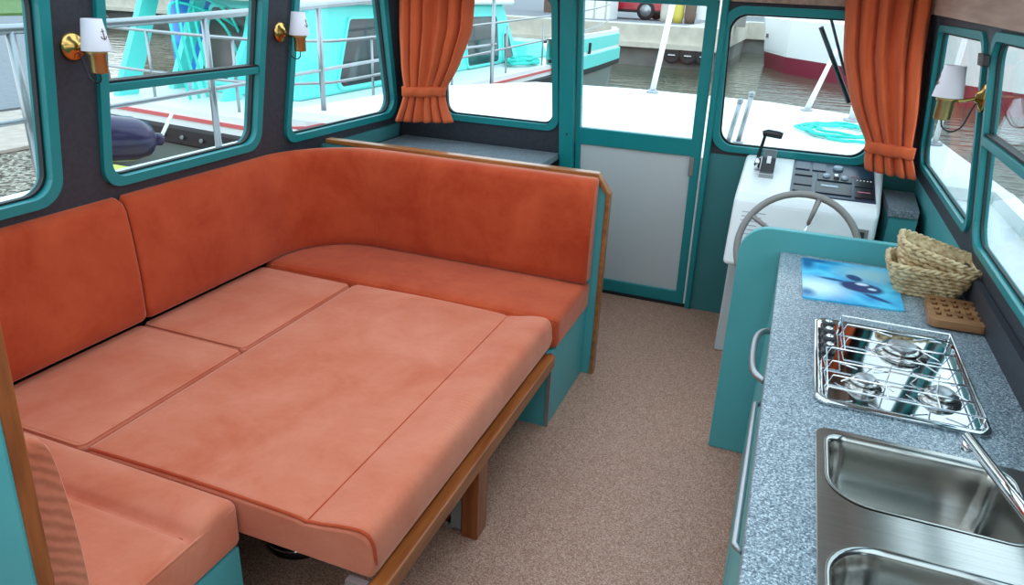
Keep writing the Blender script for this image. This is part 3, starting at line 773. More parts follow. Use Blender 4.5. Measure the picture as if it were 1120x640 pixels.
def sweep(path, prof, endr=.02, flat=None):
    """path: (point, inward normal); prof: (depth, z)"""
    loops = []; n = len(path)
    d0 = sum(p[0] for p in prof)/len(prof); z0 = (min(p[1] for p in prof)+max(p[1] for p in prof))/2
    acc = [0]
    for k in range(1, n): acc.append(acc[-1]+(path[k][0]-path[k-1][0]).length)
    prof0 = prof
    for k, (c, nr) in enumerate(path):
        prof = prof0
        if flat is not None:
            fl_ = max(0, min(1, (c.x-flat[0])/(flat[1]-flat[0])))
            prof = [(d*(1-fl_) if i >= len(prof0)-2 else d, z) for i, (d, z) in enumerate(prof0)]
        e = min(acc[k], acc[-1]-acc[k])
        q = 1-math.sqrt(max(0, 1-max(0, 1-e/endr)**2)) if e < endr else 0
        loops.append([c+nr*(d0+(d-d0)*(1-q*endr/.055)) + Vector((0, 0, z0+(z-z0)*(1-q*endr/.22))) for d, z in prof])
    return MB().loft(loops)
def backprof(z0, z1, th=.10, lean=.02):
    h = z1-z0; P = []
    base = [(0, 0), (th-.03, 0), (th-.012, .004), (th, .016)] + [(th+.010*math.sin(PI*i/10), .016+(h-.05)*i/10) for i in range(1, 10)] + [(th-.003, h-.030), (th-.012, h-.012), (th-.025, h-.004), (th-.038, h), (.060, h), (.054, h-.012)]
    return [(d-(lean*(z/h) if d > .03 else 0), z0+z) for d, z in base]
def line(a, b, nr, step=.04, ends=(1, 1)):
    a = Vector(a); b = Vector(b); L = (b-a).length; ks = []
    for e in (0, .003, .008, .014, .02): ks.append(e)
    m = int(L/step)
    ks += [.02+(L-.04)*i/m for i in range(1, m)]
    for e in (.02, .014, .008, .003, 0): ks.append(L-e)
    return [(a+(b-a)*(k/L), Vector(nr)) for k in ks]
bp = backprof(.478, .938)
XB = -2.153   # back plane of the left backrests
t = thing('backrest_cushion', 'rust velvet backrest cushion at left end of dinette below first window', 'cushion', (XB, 1.2, .47))
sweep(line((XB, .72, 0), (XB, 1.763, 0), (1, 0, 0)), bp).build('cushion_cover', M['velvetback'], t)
t = thing('backrest_cushion', 'long rust velvet backrest cushion curving round the dinette corner', 'cushion', (-1.9, 2.6, .47))
R_ = .40; cxx, cyy = XB+R_, 2.93-R_
path = [x for x in line((XB, 1.769, 0), (XB, cyy, 0), (1, 0, 0))][:-5]
for i in range(0, 19):
    a = PI-PI/2*i/18
    path.append((Vector((cxx+R_*math.cos(a), cyy+R_*math.sin(a), 0)), Vector((-math.cos(a), -math.sin(a), 0))))
path += line((cxx, 2.93, 0), (-.70, 2.93, 0), (0, -1, 0))[5:]
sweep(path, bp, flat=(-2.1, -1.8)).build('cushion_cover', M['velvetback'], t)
MB().tube([Vector((-1.735, 2.93, 0))+Vector((0, -(d+.0005), z)) for d, z in bp[3:17]], .0022, 6).build('seam', M['velvetback'], t)
t = thing('backrest_cushion', 'ribbed salmon backrest cushion of near bench against the tall partition', 'cushion', (-1.6, .65, .47))
sweep(line((-1.085, .619, 0), (-2.05, .619, 0), (0, 1, 0)), backprof(.466, .925, .086, .010), flat=(-4, -3)).build('cushion_cover', M['velvetrib'], t)

tb = thing('dinette_table', 'wood edged dinette table lowered between the benches', 'table', (-1.2, 1.8, 0))
MB().box((-1.63, 1.22, .305), (-.735, 2.415, .335)).build('table_top', M['oak'], tb)
MB().box((-.737, 1.085, .288), (-.692, 2.42, .338)).build('wood_edging', M['oak'], tb, bevel=.005)
MB().box((-.760, 1.700, .0), (-.704, 1.775, .30)).build('leg', M['oakz'], tb, bevel=.003)
MB().box((-.800, 1.705, .02), (-.764, 1.77, .30)).build('leg_hinge', M['greyplastic'], tb)
MB().box((-.94, 1.72, .0), (-.80, 1.83, .02)).build('foot_plate', M['greyplastic'], tb)
MB().box((-.905, 1.70, .02), (-.81, 1.728, .042)).build('foot_latch', M['chrome'], tb)
MB().box((-.79, 1.098, .322), (-.735, 1.118, .344)).build('edge_bracket', M['silver'], tb)
pe = MB().lathe([(.0, .0), (.115, 0), (.115, .03), (.075, .05), (.06, .08), (.06, .305), (0, .305)], (-1.23, 1.50, 0), n=30).build('pedestal', M['black'], tb)
MB().lathe([(.113, .028), (.119, .028), (.119, .036), (.113, .036), (.113, .028)], (-1.23, 1.50, 0), n=30).build('chrome_ring', M['chrome'], pe)

sb = thing('sideboard', 'low sideboard with grey speckled top between backrest and front window', 'sideboard', (-1.6, 3.4, 0))
MB().box((-2.12, 3.02, 0), (-1.20, 3.74, .80)).build('sideboard_body', M['tealdark'], sb)
top = rpoly([(-2.105, 2.99), (-1.15, 2.99), (-1.15, 3.775), (-2.105, 3.775)], [0, .02, 0, 0])
tp = [(-2.105, 3.0), (-1.45, 3.0)] + [(-1.45+.0, 3.30)] + [(-1.28, 3.33)] + [(-1.28+.135*math.sin(a), 3.47-.14*math.cos(a)) for a in [PI/2*i/8 for i in range(9)]] + [(-1.147, 3.777), (-2.105, 3.777)]
MB().prism(tp, HZ, .805, .838).build('sideboard_top', M['lamshelf'], sb, bevel=.006)
MB().prism(rpoly(rect(-1.95, 3.33, -1.26, 3.41), .02), HZ, .838, .8405).build('recess_tray', M['charcoal'], sb)
MB().prism(rect(-1.95, 3.41, -1.26, 3.418), HZ, .838, .843).build('recess_edge', M['brick'], sb)

# ------------------------------------------------------------------ galley
WZ = .85
gc = thing('galley_cabinet', 'teal galley cabinet with grey handles under speckled worktop', 'cabinet', (.3, 1.3, 0))
cb = MB()
cb.box((.075, -.3, .08), (.565, 2.566, .10)); cb.box((.075, -.3, .10), (.092, 2.566, .813)); cb.box((.548, -.3, .10), (.565, 2.566, .813))
for y in (-.3, .72, 1.43, 2.07, 2.55): cb.box((.092, y, .10), (.548, y+.016, .813))
cb.build('cabinet_body', M['tealdark'], gc)
MB().box((.11, -.3, .0), (.55, 2.566, .08)).build('plinth', M['rubber'], gc)
for (y0, y1, z0, z1, nm) in ((1.64, 2.55, .09, .80, 'door'), (.86, 1.62, .42, .80, 'drawer'), (.86, 1.62, .09, .41, 'drawer'), (.20, .84, .09, .80, 'door')):
    d = MB().box((.056, y0, z0), (.075, y1, z1)).build(nm, M['teal'], gc, bevel=.003)
    if y0 > 1.63: hp = curve([(.056, 2.01, .785), (.032, 1.98, .788), (.020, 1.92, .79), (.020, 1.80, .79), (.030, 1.72, .79), (.056, 1.695, .785)], 5); rr = .0095
    elif nm == 'drawer': hp = [(.056, y0+.20, z1-.022), (.042, y0+.21, z1-.022), (.042, y1-.04, z1-.022), (.056, y1-.03, z1-.022)]; rr = .007
    else: hp = [(.056, y0+.03, .775), (.036, y0+.04, .775), (.036, y1-.04, .775), (.056, y1-.03, .775)]; hp = [(a_, b_, .45) for a_, b_, c_ in hp]; rr = .007
    if y0 > .5 and z1 > .5: MB().tube(hp, rr, 10).build('handle', M['silver'], d)

ep = thing('end_panel', 'teal end panel with rounded corner between galley and helm', 'panel', (.25, 2.58, 0))
pts = [(-.075, 0), (.60, 0), (.593, .93), (-.09, .925)]
MB().prism(rpoly(pts, [0, 0, .0, .10], 10), XZ, 2.572, 2.602).build('panel_board', M['teal'], ep, bevel=.004)

wt = MB()
hob_hole = rect(.185, 1.54, .475, 1.96); sink_hole = rect(.176, .79, .515, 1.402)
wt.panel(rect(.052, -.35, .600, 2.570), [hob_hole, sink_hole], lambda x, y, d: Vector((x, y, d)), .814, WZ)
tag(wt.build('worktop', M['lam'], None, bevel=.004), 'grey speckled galley worktop along the right windows', 'worktop')
us = MB().prism(rect(-.3, WZ, 2.57, .945), RW, .002, .02); struct(us.build('trim_4', M['charcoal']))

# sink
sk = thing('sink', 'stainless steel sink with two bowls set in speckled worktop', 'sink', (.35, 1.1, WZ))
fo = rpoly(rect(.160, .74, .545, 1.412), .03)
b1r = rpoly([(.180, 1.168), (.505, 1.168), (.505, 1.394), (.180, 1.394)], [.075, .05, .04, .035], 8)
b2r = rpoly([(.176, .80), (.505, .80), (.505, 1.062), (.176, 1.062)], [.09, .06, .06, .085], 8)
MB().panel(fo, [b1r, b2r], lambda x, y, d: Vector((x, y, d)), WZ+.0006, WZ+.004).build('sink_rim', M['steel'], sk, bevel=.0015)
def bowl(rp, depth, name, dr):
    cx_ = sum(p[0] for p in rp)/len(rp); cy_ = sum(p[1] for p in rp)/len(rp)
    hx = (max(p[0] for p in rp)-min(p[0] for p in rp))/2; hy = (max(p[1] for p in rp)-min(p[1] for p in rp))/2
    loops = []
    for ins_, z in ((-.004, .0055), (.0, .006), (.004, .003), (.007, -.004), (.012, -.03), (.018, -depth*.6), (.024, -depth+.03), (.032, -depth+.012), (.045, -depth+.003), (.062, -depth)):
        loops.append([Vector((cx_+(x-cx_)*(1-ins_/hx), cy_+(y-cy_)*(1-ins_/hy), WZ+z)) for x, y in rp])
    b = MB().loft(loops, False, True).build(name, M['steel'], sk)
    MB().lathe([(0, .001), (.03, .001), (.034, .004), (.036, .0), ], (cx_+.06, cy_, WZ-depth), n=24).build('drain', M['chrome'], b)
bowl(b1r, .15, 'bowl', 0); bowl(b2r, .14, 'bowl', 0)

tp_ = thing('tap', 'chrome swing tap reaching over the sink from the window side', 'tap', (.47, .86, WZ))
MB().lathe([(.032, WZ+.004), (.032, WZ+.012), (.022, WZ+.02), (.02, WZ+.10), (.022, WZ+.11), (0, WZ+.113)], (.47, .86, 0), n=24).build('tap_body', M['chrome'], tp_)
MB().tube([(.47, .86, WZ+.095), (.442, .955, WZ+.135), (.368, 1.224, WZ+.150)], .0095, 16).build('spout', M['chrome'], tp_)
MB().lathe([(.007, -.018), (.009, -.016), (.009, .0), (.0, .0)], (.370, 1.216, WZ+.147), n=18).build('aerator', M['chrome'], tp_)
MB().tube([(.47, .86, WZ+.108), (.50, .80, WZ+.15)], [.008, .006], 10).build('lever', M['chrome'], tp_)

# hob
hb_ = thing('hob', 'polished steel three burner gas hob set into speckled worktop', 'hob', (.33, 1.75, WZ))
ho = rpoly(rect(.157, 1.512, .502, 1.99), .028)
ringi = rpoly(rect(.170, 1.525, .489, 1.977), .02)
loops = []
for ins_, z in ((0, .0005), (.0, .008), (.003, .012), (.010, .012), (.014, .008), (.018, .007)):
    loops.append([Vector((.3295+(x-.3295)*(1-ins_/.1725), 1.751+(y-1.751)*(1-ins_/.239), WZ+z)) for x, y in ho])
MB().loft(loops, True, True).build('hob_tray', M['mirror'], hb_)
HZ0 = WZ+.007
for k, y in enumerate((1.935, 1.885, 1.835, 1.785)):
    kb = MB().lathe([(.015, HZ0), (.0155, HZ0+.014), (.012, HZ0+.018), (0, HZ0+.018)], (.192, y, 0), n=20).build('knob', M['black'], hb_)
    MB().lathe([(.009, HZ0+.017), (.009, HZ0+.022), (0, HZ0+.0225)], (.192, y, 0), n=16).build('knob_cap', M['chrome'], kb)
for (x, y, r) in ((.361, 1.85, .055), (.262, 1.625, .036), (.418, 1.635, .040)):
    b = MB().lathe([(r*1.05, HZ0), (r*1.08, HZ0+.003), (r*.8, HZ0+.004), (r*.8, HZ0+.012), (r*.86, HZ0+.013), (r*.86, HZ0+.017), (r*.55, HZ0+.019), (0, HZ0+.019)], (x, y, 0), n=32).build('burner', M['steel'], hb_)
    MB().lathe([(r*.6, HZ0+.018), (r*.62, HZ0+.024), (r*.5, HZ0+.027), (0, HZ0+.027)], (x, y, 0), n=28).build('burner_cap', M['silver'], b)
ps = MB(); zt = HZ0+.028; wr = .0020
x0, x1, y0, y1 = .222, .482, 1.535, 1.968
fr = [(x0, y1), (x1, y1), (x1, y0), (.180, y0), (.180, 1.742), (x0, 1.742), (x0, y1)]
ps.tube([(x, y, zt) for x, y in fr], wr*1.1, 6)
for y in (1.905, 1.82, 1.74, 1.665, 1.59):
    xs = x0 if y > 1.742 else .180
    ps.tube([(xs, y, zt-.028), (xs+.012, y, zt+.003), (x1-.012, y, zt+.003), (x1, y, zt-.028)], wr, 6)
for x in (.30, .40): ps.tube([(x, y0, zt), (x, 1.60, zt+.003), (x+.02, 1.70, zt+.003), (x-.02, 1.76, zt+.003), (x, 1.80, zt+.003)], wr*.9, 6)
for (x, y, r) in ((.361, 1.85, .075), (.262, 1.625, .055), (.418, 1.635, .058)):
    for a in range(4):
        q = PI/4+PI/2*a
        ps.tube([(x+r*math.cos(q)*1.35, y+r*math.sin(q)*1.2, zt-.002), (x+r*.45*math.cos(q), y+r*.45*math.sin(q), zt+.004)], wr, 6)
for (x, y) in ((x0, y1), (x1, y1), (x1, y0), (.18, y0)): ps.tube([(x, y, HZ0-.001), (x, y, zt)], wr*1.2, 6)
ps.build('pan_support', M['chrome'], hb_)

# glass board with an underwater picture
def board_mat():
    m, t, out = nt('sea_picture_glass')
    p = N(t, 'ShaderNodeBsdfPrincipled'); p.inputs['Roughness'].default_value = .3; p.inputs['Specular IOR Level'].default_value = .3
    tc_ = N(t, 'ShaderNodeTexCoord'); vec = tc_.outputs['Object']
    n = N(t, 'ShaderNodeTexNoise'); n.inputs['Scale'].default_value = 14; t.links.new(vec, n.inputs['Vector'])
    r = N(t, 'ShaderNodeValToRGB'); r.color_ramp.elements[0].position = .3; r.color_ramp.elements[0].color = lin(28, 140, 196)
    r.color_ramp.elements[1].position = .72; r.color_ramp.elements[1].color = lin(96, 206, 232)
    t.links.new(n.outputs['Fac'], r.inputs['Fac']); cur = r.outputs['Color']
    def blob(cur, cx_, cy_, rx, ry, ang, rgb, soft):
        mp = N(t, 'ShaderNodeMapping'); mp.vector_type = 'TEXTURE'
        mp.inputs['Location'].default_value = (cx_, cy_, 0); mp.inputs['Rotation'].default_value = (0, 0, ang); mp.inputs['Scale'].default_value = (rx, ry, 1)
        t.links.new(vec, mp.inputs['Vector'])
        sx = N(t, 'ShaderNodeVectorMath', operation='MULTIPLY'); sx.inputs[1].default_value = (1, 1, 0); t.links.new(mp.outputs[0], sx.inputs[0])
        ln = N(t, 'ShaderNodeVectorMath', operation='LENGTH'); t.links.new(sx.outputs[0], ln.inputs[0])
        mr = N(t, 'ShaderNodeMapRange'); mr.inputs['From Min'].default_value = 1+soft; mr.inputs['From Max'].default_value = 1-soft; mr.clamp = True
        t.links.new(ln.outputs['Value'], mr.inputs['Value'])
        mx = N(t, 'ShaderNodeMix', data_type='RGBA'); t.links.new(mr.outputs[0], mx.inputs[0]); t.links.new(cur, mx.inputs[6]); mx.inputs[7].default_value = lin(*rgb)
        return mx.outputs[2]
    # object space: x across (-.14..+.14), y away (-.19..+.19)
    cur = blob(cur, -.09, -.09, .07, .07, 0, (206, 232, 236), .6)
    cur = blob(cur, .06, .10, .08, .07, .3, (150, 190, 196), .6)
    cur = blob(cur, -.10, .165, .06, .02, .0, (24, 84, 132), .6)
    cur = blob(cur, -.125, .12, .02, .05, .0, (24, 90, 140), .6)
    cur = blob(cur, -.125, -.15, .02, .03, .0, (40, 110, 150), .6)
    cur = blob(cur, .032, -.035, .062, .045, -.15, (30, 58, 104), .15)
    cur = blob(cur, .015, .045, .022, .030, .5, (34, 66, 110), .2)
    cur = blob(cur, .07, -.11, .045, .012, -.6, (30, 70, 120), .3)
    cur = blob(cur, -.05, .0, .045, .010, -.1, (30, 80, 130), .4)
    cur = blob(cur, .035, -.005, .018, .012, .1, (210, 226, 236), .3)
    cur = blob(cur, .062, -.038, .012, .010, .0, (200, 220, 236), .3)
    t.links.new(cur, p.inputs['Base Color']); t.links.new(p.outputs[0], out.inputs[0])
    return m
bdm = MB().prism(rpoly([(.128, 2.140), (.402, 2.166), (.408, 2.535), (.120, 2.520)], .006), HZ, WZ+.0005, WZ+.006)
bd = bdm.build('glass_board', board_mat(), None, origin=(.264, 2.34, WZ))
tag(bd, 'blue glass chopping board with underwater picture on the worktop', 'chopping board')

# wicker baskets
def basket(name, lab, c, M4, bx, by, tx, ty, h, rows):
    r = thing(name, lab, 'basket', c, 'wicker baskets on the worktop')
    def loop(k):   # k 0..1
        wx = bx+(tx-bx)*k; wy = by+(ty-by)*k
        return rpoly(rect(-wx/2, -wy/2, wx/2, wy/2), min(wx, wy)*.22, 5), k*h
    T = lambda p: Vector(c)+M4 @ Vector(p)
    lo = []
    for k in (0, .25, .5, .75, 1.): P, z = loop(k); lo.append([T((x, y, z+.003)) for x, y in P])
    for k in (1., .75, .5, .25, .06): P, z = loop(k); lo.append([T((x*.955, y*.93, z+.004)) for x, y in P])
    MB().loft(lo, True, True).build('basket_wall', M['wicker'], r)
    wv = MB()
    for i in range(rows):
        k = (i+.5)/rows; P, z = loop(k)
        # resample evenly
        P = [Vector(p) for p in P]; P.append(P[0]); acc = [0]
        for a, b in zip(P, P[1:]): acc.append(acc[-1]+(b-a).length)
        n = 96; pts = []
        for q in range(n):
            s_ = acc[-1]*q/n; j = max(i_ for i_ in range(len(acc)) if acc[i_] <= s_+1e-9); j = min(j, len(P)-2)
            pt = P[j]+(P[j+1]-P[j])*((s_-acc[j])/max(1e-9, acc[j+1]-acc[j]))
            sw = math.sin(q*PI/2+i*PI)*.0032
            rad = 1+sw/.09
            pts.append(T((pt.x*rad, pt.y*rad, z+.0025*math.sin(q*PI/2+i*PI+PI/2))))
        wv.tube(pts, h/rows*.56, 6, closed=True)
    wv.build('weave', M['wicker'], r)
    rim = MB(); P, z = loop(1.)
    for ph in (0, PI):
        Q = [Vector(p) for p in P]; Q.append(Q[0]); pts = []
        n = 120; acc = [0]
        for a, b in zip(Q, Q[1:]): acc.append(acc[-1]+(b-a).length)
        for q in range(n):
            s_ = acc[-1]*q/n; j = max(i_ for i_ in range(len(acc)) if acc[i_] <= s_+1e-9); j = min(j, len(Q)-2)
            pt = Q[j]+(Q[j+1]-Q[j])*((s_-acc[j])/max(1e-9, acc[j+1]-acc[j]))
            a = 2*PI*q/6+ph
            pts.append(T((pt.x*(1+.003*math.cos(a)/.1), pt.y*(1+.003*math.cos(a)/.1), z+.004*math.sin(a)+.004)))
        rim.tube(pts, .0052, 6, closed=True)
    rim.build('braided_rim', M['wicker'], r)
rz = Matrix.Rotation(math.radians(-3), 3, 'Z')
basket('wicker_basket', 'lower of two nested wicker baskets standing on the worktop', (.474, 2.370, WZ+.002), rz, .150, .10, .232, .18, .090, 7)
basket('wicker_basket', 'upper wicker basket tipped inside another basket on the worktop', (.468, 2.370, WZ+.038), Matrix.Rotation(math.radians(-3), 3, 'Z') @ Matrix.Rotation(math.radians(14), 3, 'Y'), .14, .09, .232, .17, .098, 7)

# trivet
holes = []
for i in range(5):
    for j in range(4):
        x = .483+i*.0268; y = 2.118+j*.038
        holes.append([(x, y), (x+.015, y+.004), (x+.016, y+.026), (x+.010, y+.018), (x+.001, y+.024)])
tv = MB().panel(rpoly([(.462, 2.078), (.608, 2.084), (.612, 2.272), (.474, 2.278)], .022), holes, lambda x, y, d: Vector((x-.012, y, d)), WZ+.006, WZ+.028)
tr = thing('trivet', 'slotted wooden trivet on the worktop in front of the baskets', 'trivet', (.53, 2.18, WZ))
tv.build('trivet_board', M['board'], tr, bevel=.003)
MB().box((.475, 2.10, WZ+.0005), (.585, 2.11, WZ+.006)).build('trivet_foot', M['board'], tr); MB().box((.475, 2.25, WZ+.0005), (.585, 2.26, WZ+.006)).build('trivet_foot', M['board'], tr)

# ------------------------------------------------------------------ helm
hc = thing('helm_console', 'white helm console with dark switch panel below front window', 'console', (.13, 3.5, 0))
x0, x1 = -.168, .418
prof = [(3.745, .958), (3.30, .868), (3.255, .845), (3.165, .565), (3.74, .565)]
def YZ(x): return lambda y, z, d: Vector((d, y, z))
hm = MB(); L0 = [Vector((x0, y, z)) for y, z in prof]; L1 = [Vector((x1, y, z)) for y, z in prof]
for k, L in enumerate((L0, L1)):
    for p in L:
        if p.y > 3.6 and k == 1: p.x += .035
hm.loft([L0, L1], smooth=False).build('console_body', M['white'], hc, bevel=.018)
MB().box((-.155, 3.46, 0), (.40, 3.72, .57)).build('console_pedestal', M['panelwhite'], hc, bevel=.01)
# top plane frame: u across x, v down-slope
import_top = lambda x, v, d=0: Vector((x, 3.745-(3.745-3.30)*v, .958-(.09)*v)) + Vector((0, -.198, .98))*d
def tpanel(x0_, v0, x1_, v1, d0, d1): return MB().prism(rect(x0_, v0, x1_, v1), lambda x, v, d: import_top(x, v, d), d0, d1)
ip = tpanel(.055, .05, .405, .90, -.003, .006).build('switch_panel', M['navy'], hc, bevel=.002)
W_ = lambda a, b: .055+a*.35
for k, (a, v, w_, h_, mm, nm) in enumerate((
    (.03, .08, .18, .22, 'navy', 'switch_block'), (.24, .08, .17, .22, 'navy', 'switch_block'), (.03, .36, .22, .12, 'black', 'switch_block'), (.03, .54, .22, .22, 'black', 'switch_block'), (.03, .80, .22, .14, 'black', 'switch_block'),
    (.31, .36, .42, .20, 'black', 'gauge_strip'), (.30, .62, .42, .30, 'black', 'radio'), (.76, .38, .22, .26, 'black', 'key_plate'), (.76, .68, .22, .26, 'black', 'fuse_plate'))):
    q = tpanel(.055+a*.35, .05+v*.85, .055+(a+w_)*.35, .05+(v+h_)*.85, .006, .011).build(nm, M[mm], ip, bevel=.001)
def dialat(a, v, r, m, nm, hgt=.014):
    c = import_top(.055+a*.35, .05+v*.85, .006); ax = Matrix.Rotation(math.radians(11.4), 4, 'X')
    MB().lathe([(r, 0), (r, hgt*.7), (r*.85, hgt), (0, hgt)], c, n=20, M4=ax.to_3x3().to_4x4()).build(nm, M[m], ip)
dialat(.56, .18, .022, 'dial', 'gauge'); dialat(.42, .45, .016, 'dial', 'gauge'); dialat(.54, .46, .012, 'chrome', 'knob', .022); dialat(.64, .46, .016, 'dial', 'gauge')
tpanel(.055+.36*.35, .05+.70*.85, .055+.56*.35, .05+.75*.85, .011, .0125).build('radio_display', M['dial'], ip)
for k in range(5): dialat(.79+.04*k, .47, .003, 'boatwhite', 'indicator', .008)
tpanel(.055+.79*.35, .05+.78*.85, .055+.94*.35, .05+.80*.85, .011, .012).build('key_line', M['redprint'], ip)
for k in range(3): tpanel(.055+.60*.35, .05+(.33+.02*k)*.85, .055+.82*.35, .05+(.336+.02*k)*.85, .006, .0068).build('print_line', M['redprint'], ip)
# front face: label and ignition socket
fface = lambda x, z, d=0: Vector((x, 3.165+.09*(z-.565)/.28-d, z))
lb_ = MB()
for k in range(6): lb_.prism(rect(-.125, .795-.018*k, -.125+(.10, .085, .11, .07, .105, .06)[k], .7985-.018*k), fface, .0, .0012)
lb_.build('instruction_label', M['inkgrey'], hc)
so = MB().prism(rect(.345, .735, .39, .79), fface, 0, .006).build('ignition_socket', M['greyplastic'], hc)
MB().prism(rect(.355, .745, .375, .78), fface, .006, .012).build('socket_hole', M['black'], so)

sw = thing('steering_wheel', 'taupe boat steering wheel on front of the white helm console', 'steering wheel', (.12, 3.10, .70))
A = Matrix.Translation((.12, 3.075, .705)) @ Matrix.Rotation(math.radians(-22), 4, 'X')
MB().tube([A @ Vector((.236*math.cos(2*PI*i/48), 0, .236*math.sin(2*PI*i/48))) for i in range(48)], .0145, 12, closed=True).build('wheel_rim', M['wheel'], sw)
for k in range(5):
    a = math.radians(77+72*k)
    s_ = MB().tube([A @ Vector((.03*math.cos(a), .02, .03*math.sin(a))), A @ Vector((.12*math.cos(a), .012, .12*math.sin(a)))], .006, 8).build('spoke', M['chrome'], sw)
    MB().tube([A @ Vector((.12*math.cos(a), .012, .12*math.sin(a))), A @ Vector((.232*math.cos(a), 0, .232*math.sin(a)))], [.008, .012], 10).build('spoke_grip', M['wheel'], s_)
MB().lathe([(0, -.03), (.035, -.028), (.045, -.01), (.045, .02), (.02, .04), (.02, .12), (0, .12)], axis='y', n=24, M4=A).build('hub', M['black'], sw)

th = thing('throttle_lever', 'black throttle lever standing on left of the white helm console', 'lever', (-.09, 3.58, .93))
cc = import_top(-.062, .40)
bx = MB(); bx.prism([(3.50, .905), (3.66, .940), (3.655, 1.005), (3.60, 1.012), (3.53, .985)], lambda y, z, d: Vector((d, y, z)), -.088, -.028); bx.build('control_box', M['black'], th, bevel=.006)
MB().box((-.066, 3.515, .965), (-.048, 3.53, .995)).build('box_badge', M['boatwhite'], th)
MB().box((-.09, 3.475, .900), (-.026, 3.52, .925)).build('control_foot', M['silver'], th, bevel=.004)
MB().lathe([(0, -.012), (.032, -.012), (.034, 0), (.03, .012), (0, .014)], (-.106, 3.56, .955), axis='x', n=24).build('pivot_disc', M['chrome'], th)
MB().hexa([Vector(p) for p in ((-.122, 3.545, .945), (-.104, 3.545, .945), (-.104, 3.578, .945), (-.122, 3.578, .945))], [Vector(p) for p in ((-.100, 3.535, 1.085), (-.086, 3.535, 1.085), (-.086, 3.555, 1.085), (-.100, 3.555, 1.085))]).build('lever_arm', M['black'], th, bevel=.003)
MB().tube([(-.105, 3.545, 1.092), (-.085, 3.545, 1.097), (-.035, 3.548, 1.092), (-.018, 3.548, 1.089)], [.013, .0175, .0175, .015], 14).build('lever_grip', M['black'], th)

cs = thing('corner_shelf', 'grey topped teal shelf in corner right of helm console', 'shelf', (.53, 3.5, .5))
MB().prism([(.462, 3.35), (.578, 3.35), (.60, 3.735), (.462, 3.735)], HZ, .83, .865).build('shelf_top', M['lamshelf'], cs, bevel=.003)
MB().prism([(.47, 3.36), (.58, 3.36), (.60, 3.735), (.47, 3.735)], HZ, .0, .83).build('shelf_body', M['teal'], cs)

# ------------------------------------------------------------------ wall lamps
def lamp(label, loc):
    r = thing('wall_lamp', label, 'lamp', (0, 0, 0), 'brass wall lamps between the windows')
    MB().lathe([(.042, .0), (.042, .006), (.033, .013), (.021, .016), (.014, .025), (0, .027)], axis='x', n=28).build('rosette', M['brass'], r)
    MB().tube(curve([(.012, 0, .0), (.05, 0, -.012), (.085, 0, -.014), (.094, 0, -.008)], 6), .0055, 10).build('arm', M['brass'], r)
    so = MB().lathe([(0, -.070), (.021, -.070), (.0235, -.067), (.0235, -.018), (.029, -.014), (.029, -.006), (0, -.004)], (.095, 0, 0), n=20).build('candle_tube', M['brasssatin'], r)
    MB().lathe([(.041, -.006), (.028, .082), (.0265, .082), (.0395, -.006), (.041, -.006)], (.095, 0, 0), n=32).build('lamp_shade', M['shade'], r)
    MB().lathe([(0, -.005), (.011, -.005), (.011, .05), (0, .052)], (.095, 0, 0), n=14).build('bulb_holder', M['boatwhite'], r)
    MB().tube(curve([(.095, 0, -.072), (.088, .004, -.092), (.065, .008, -.102), (.04, .006, -.085), (.025, .003, -.03), (.015, 0, -.01)], 6), .0025, 6).build('cable', M['black'], r)
    # little anchor printed on the shade
    def sh(u, h, d=0): # angle, height
        rr = .041-.013*(h+.006)/.088+.0006+d
        return Vector((.095+rr*math.cos(u), rr*math.sin(u), h))
    an = MB(); u0 = .1
    an.tube([sh(u0, .028), sh(u0, .056)], .0016, 5)
    an.tube([sh(u0-.16, .049), sh(u0+.16, .049)], .0014, 5)
    an.tube([sh(u0+.30*math.sin(a), .040-.013*math.cos(a)) for a in [-1.2+2.4*i/8 for i in range(9)]], .0014, 5)
    an.build('anchor_motif', M['brick'], r)
    r.location = loc
    return r
l1 = lamp('brass wall lamp with pale shade and anchor motif on first left pillar', LW(1.635, 1.44))
dup(l1, LW(2.60, 1.45), 0, 'brass wall lamp on left pillar nearer the front corner')
dup(l1, RW(2.47, 1.425), PI, 'brass wall lamp with grey shade on the right window pillar')

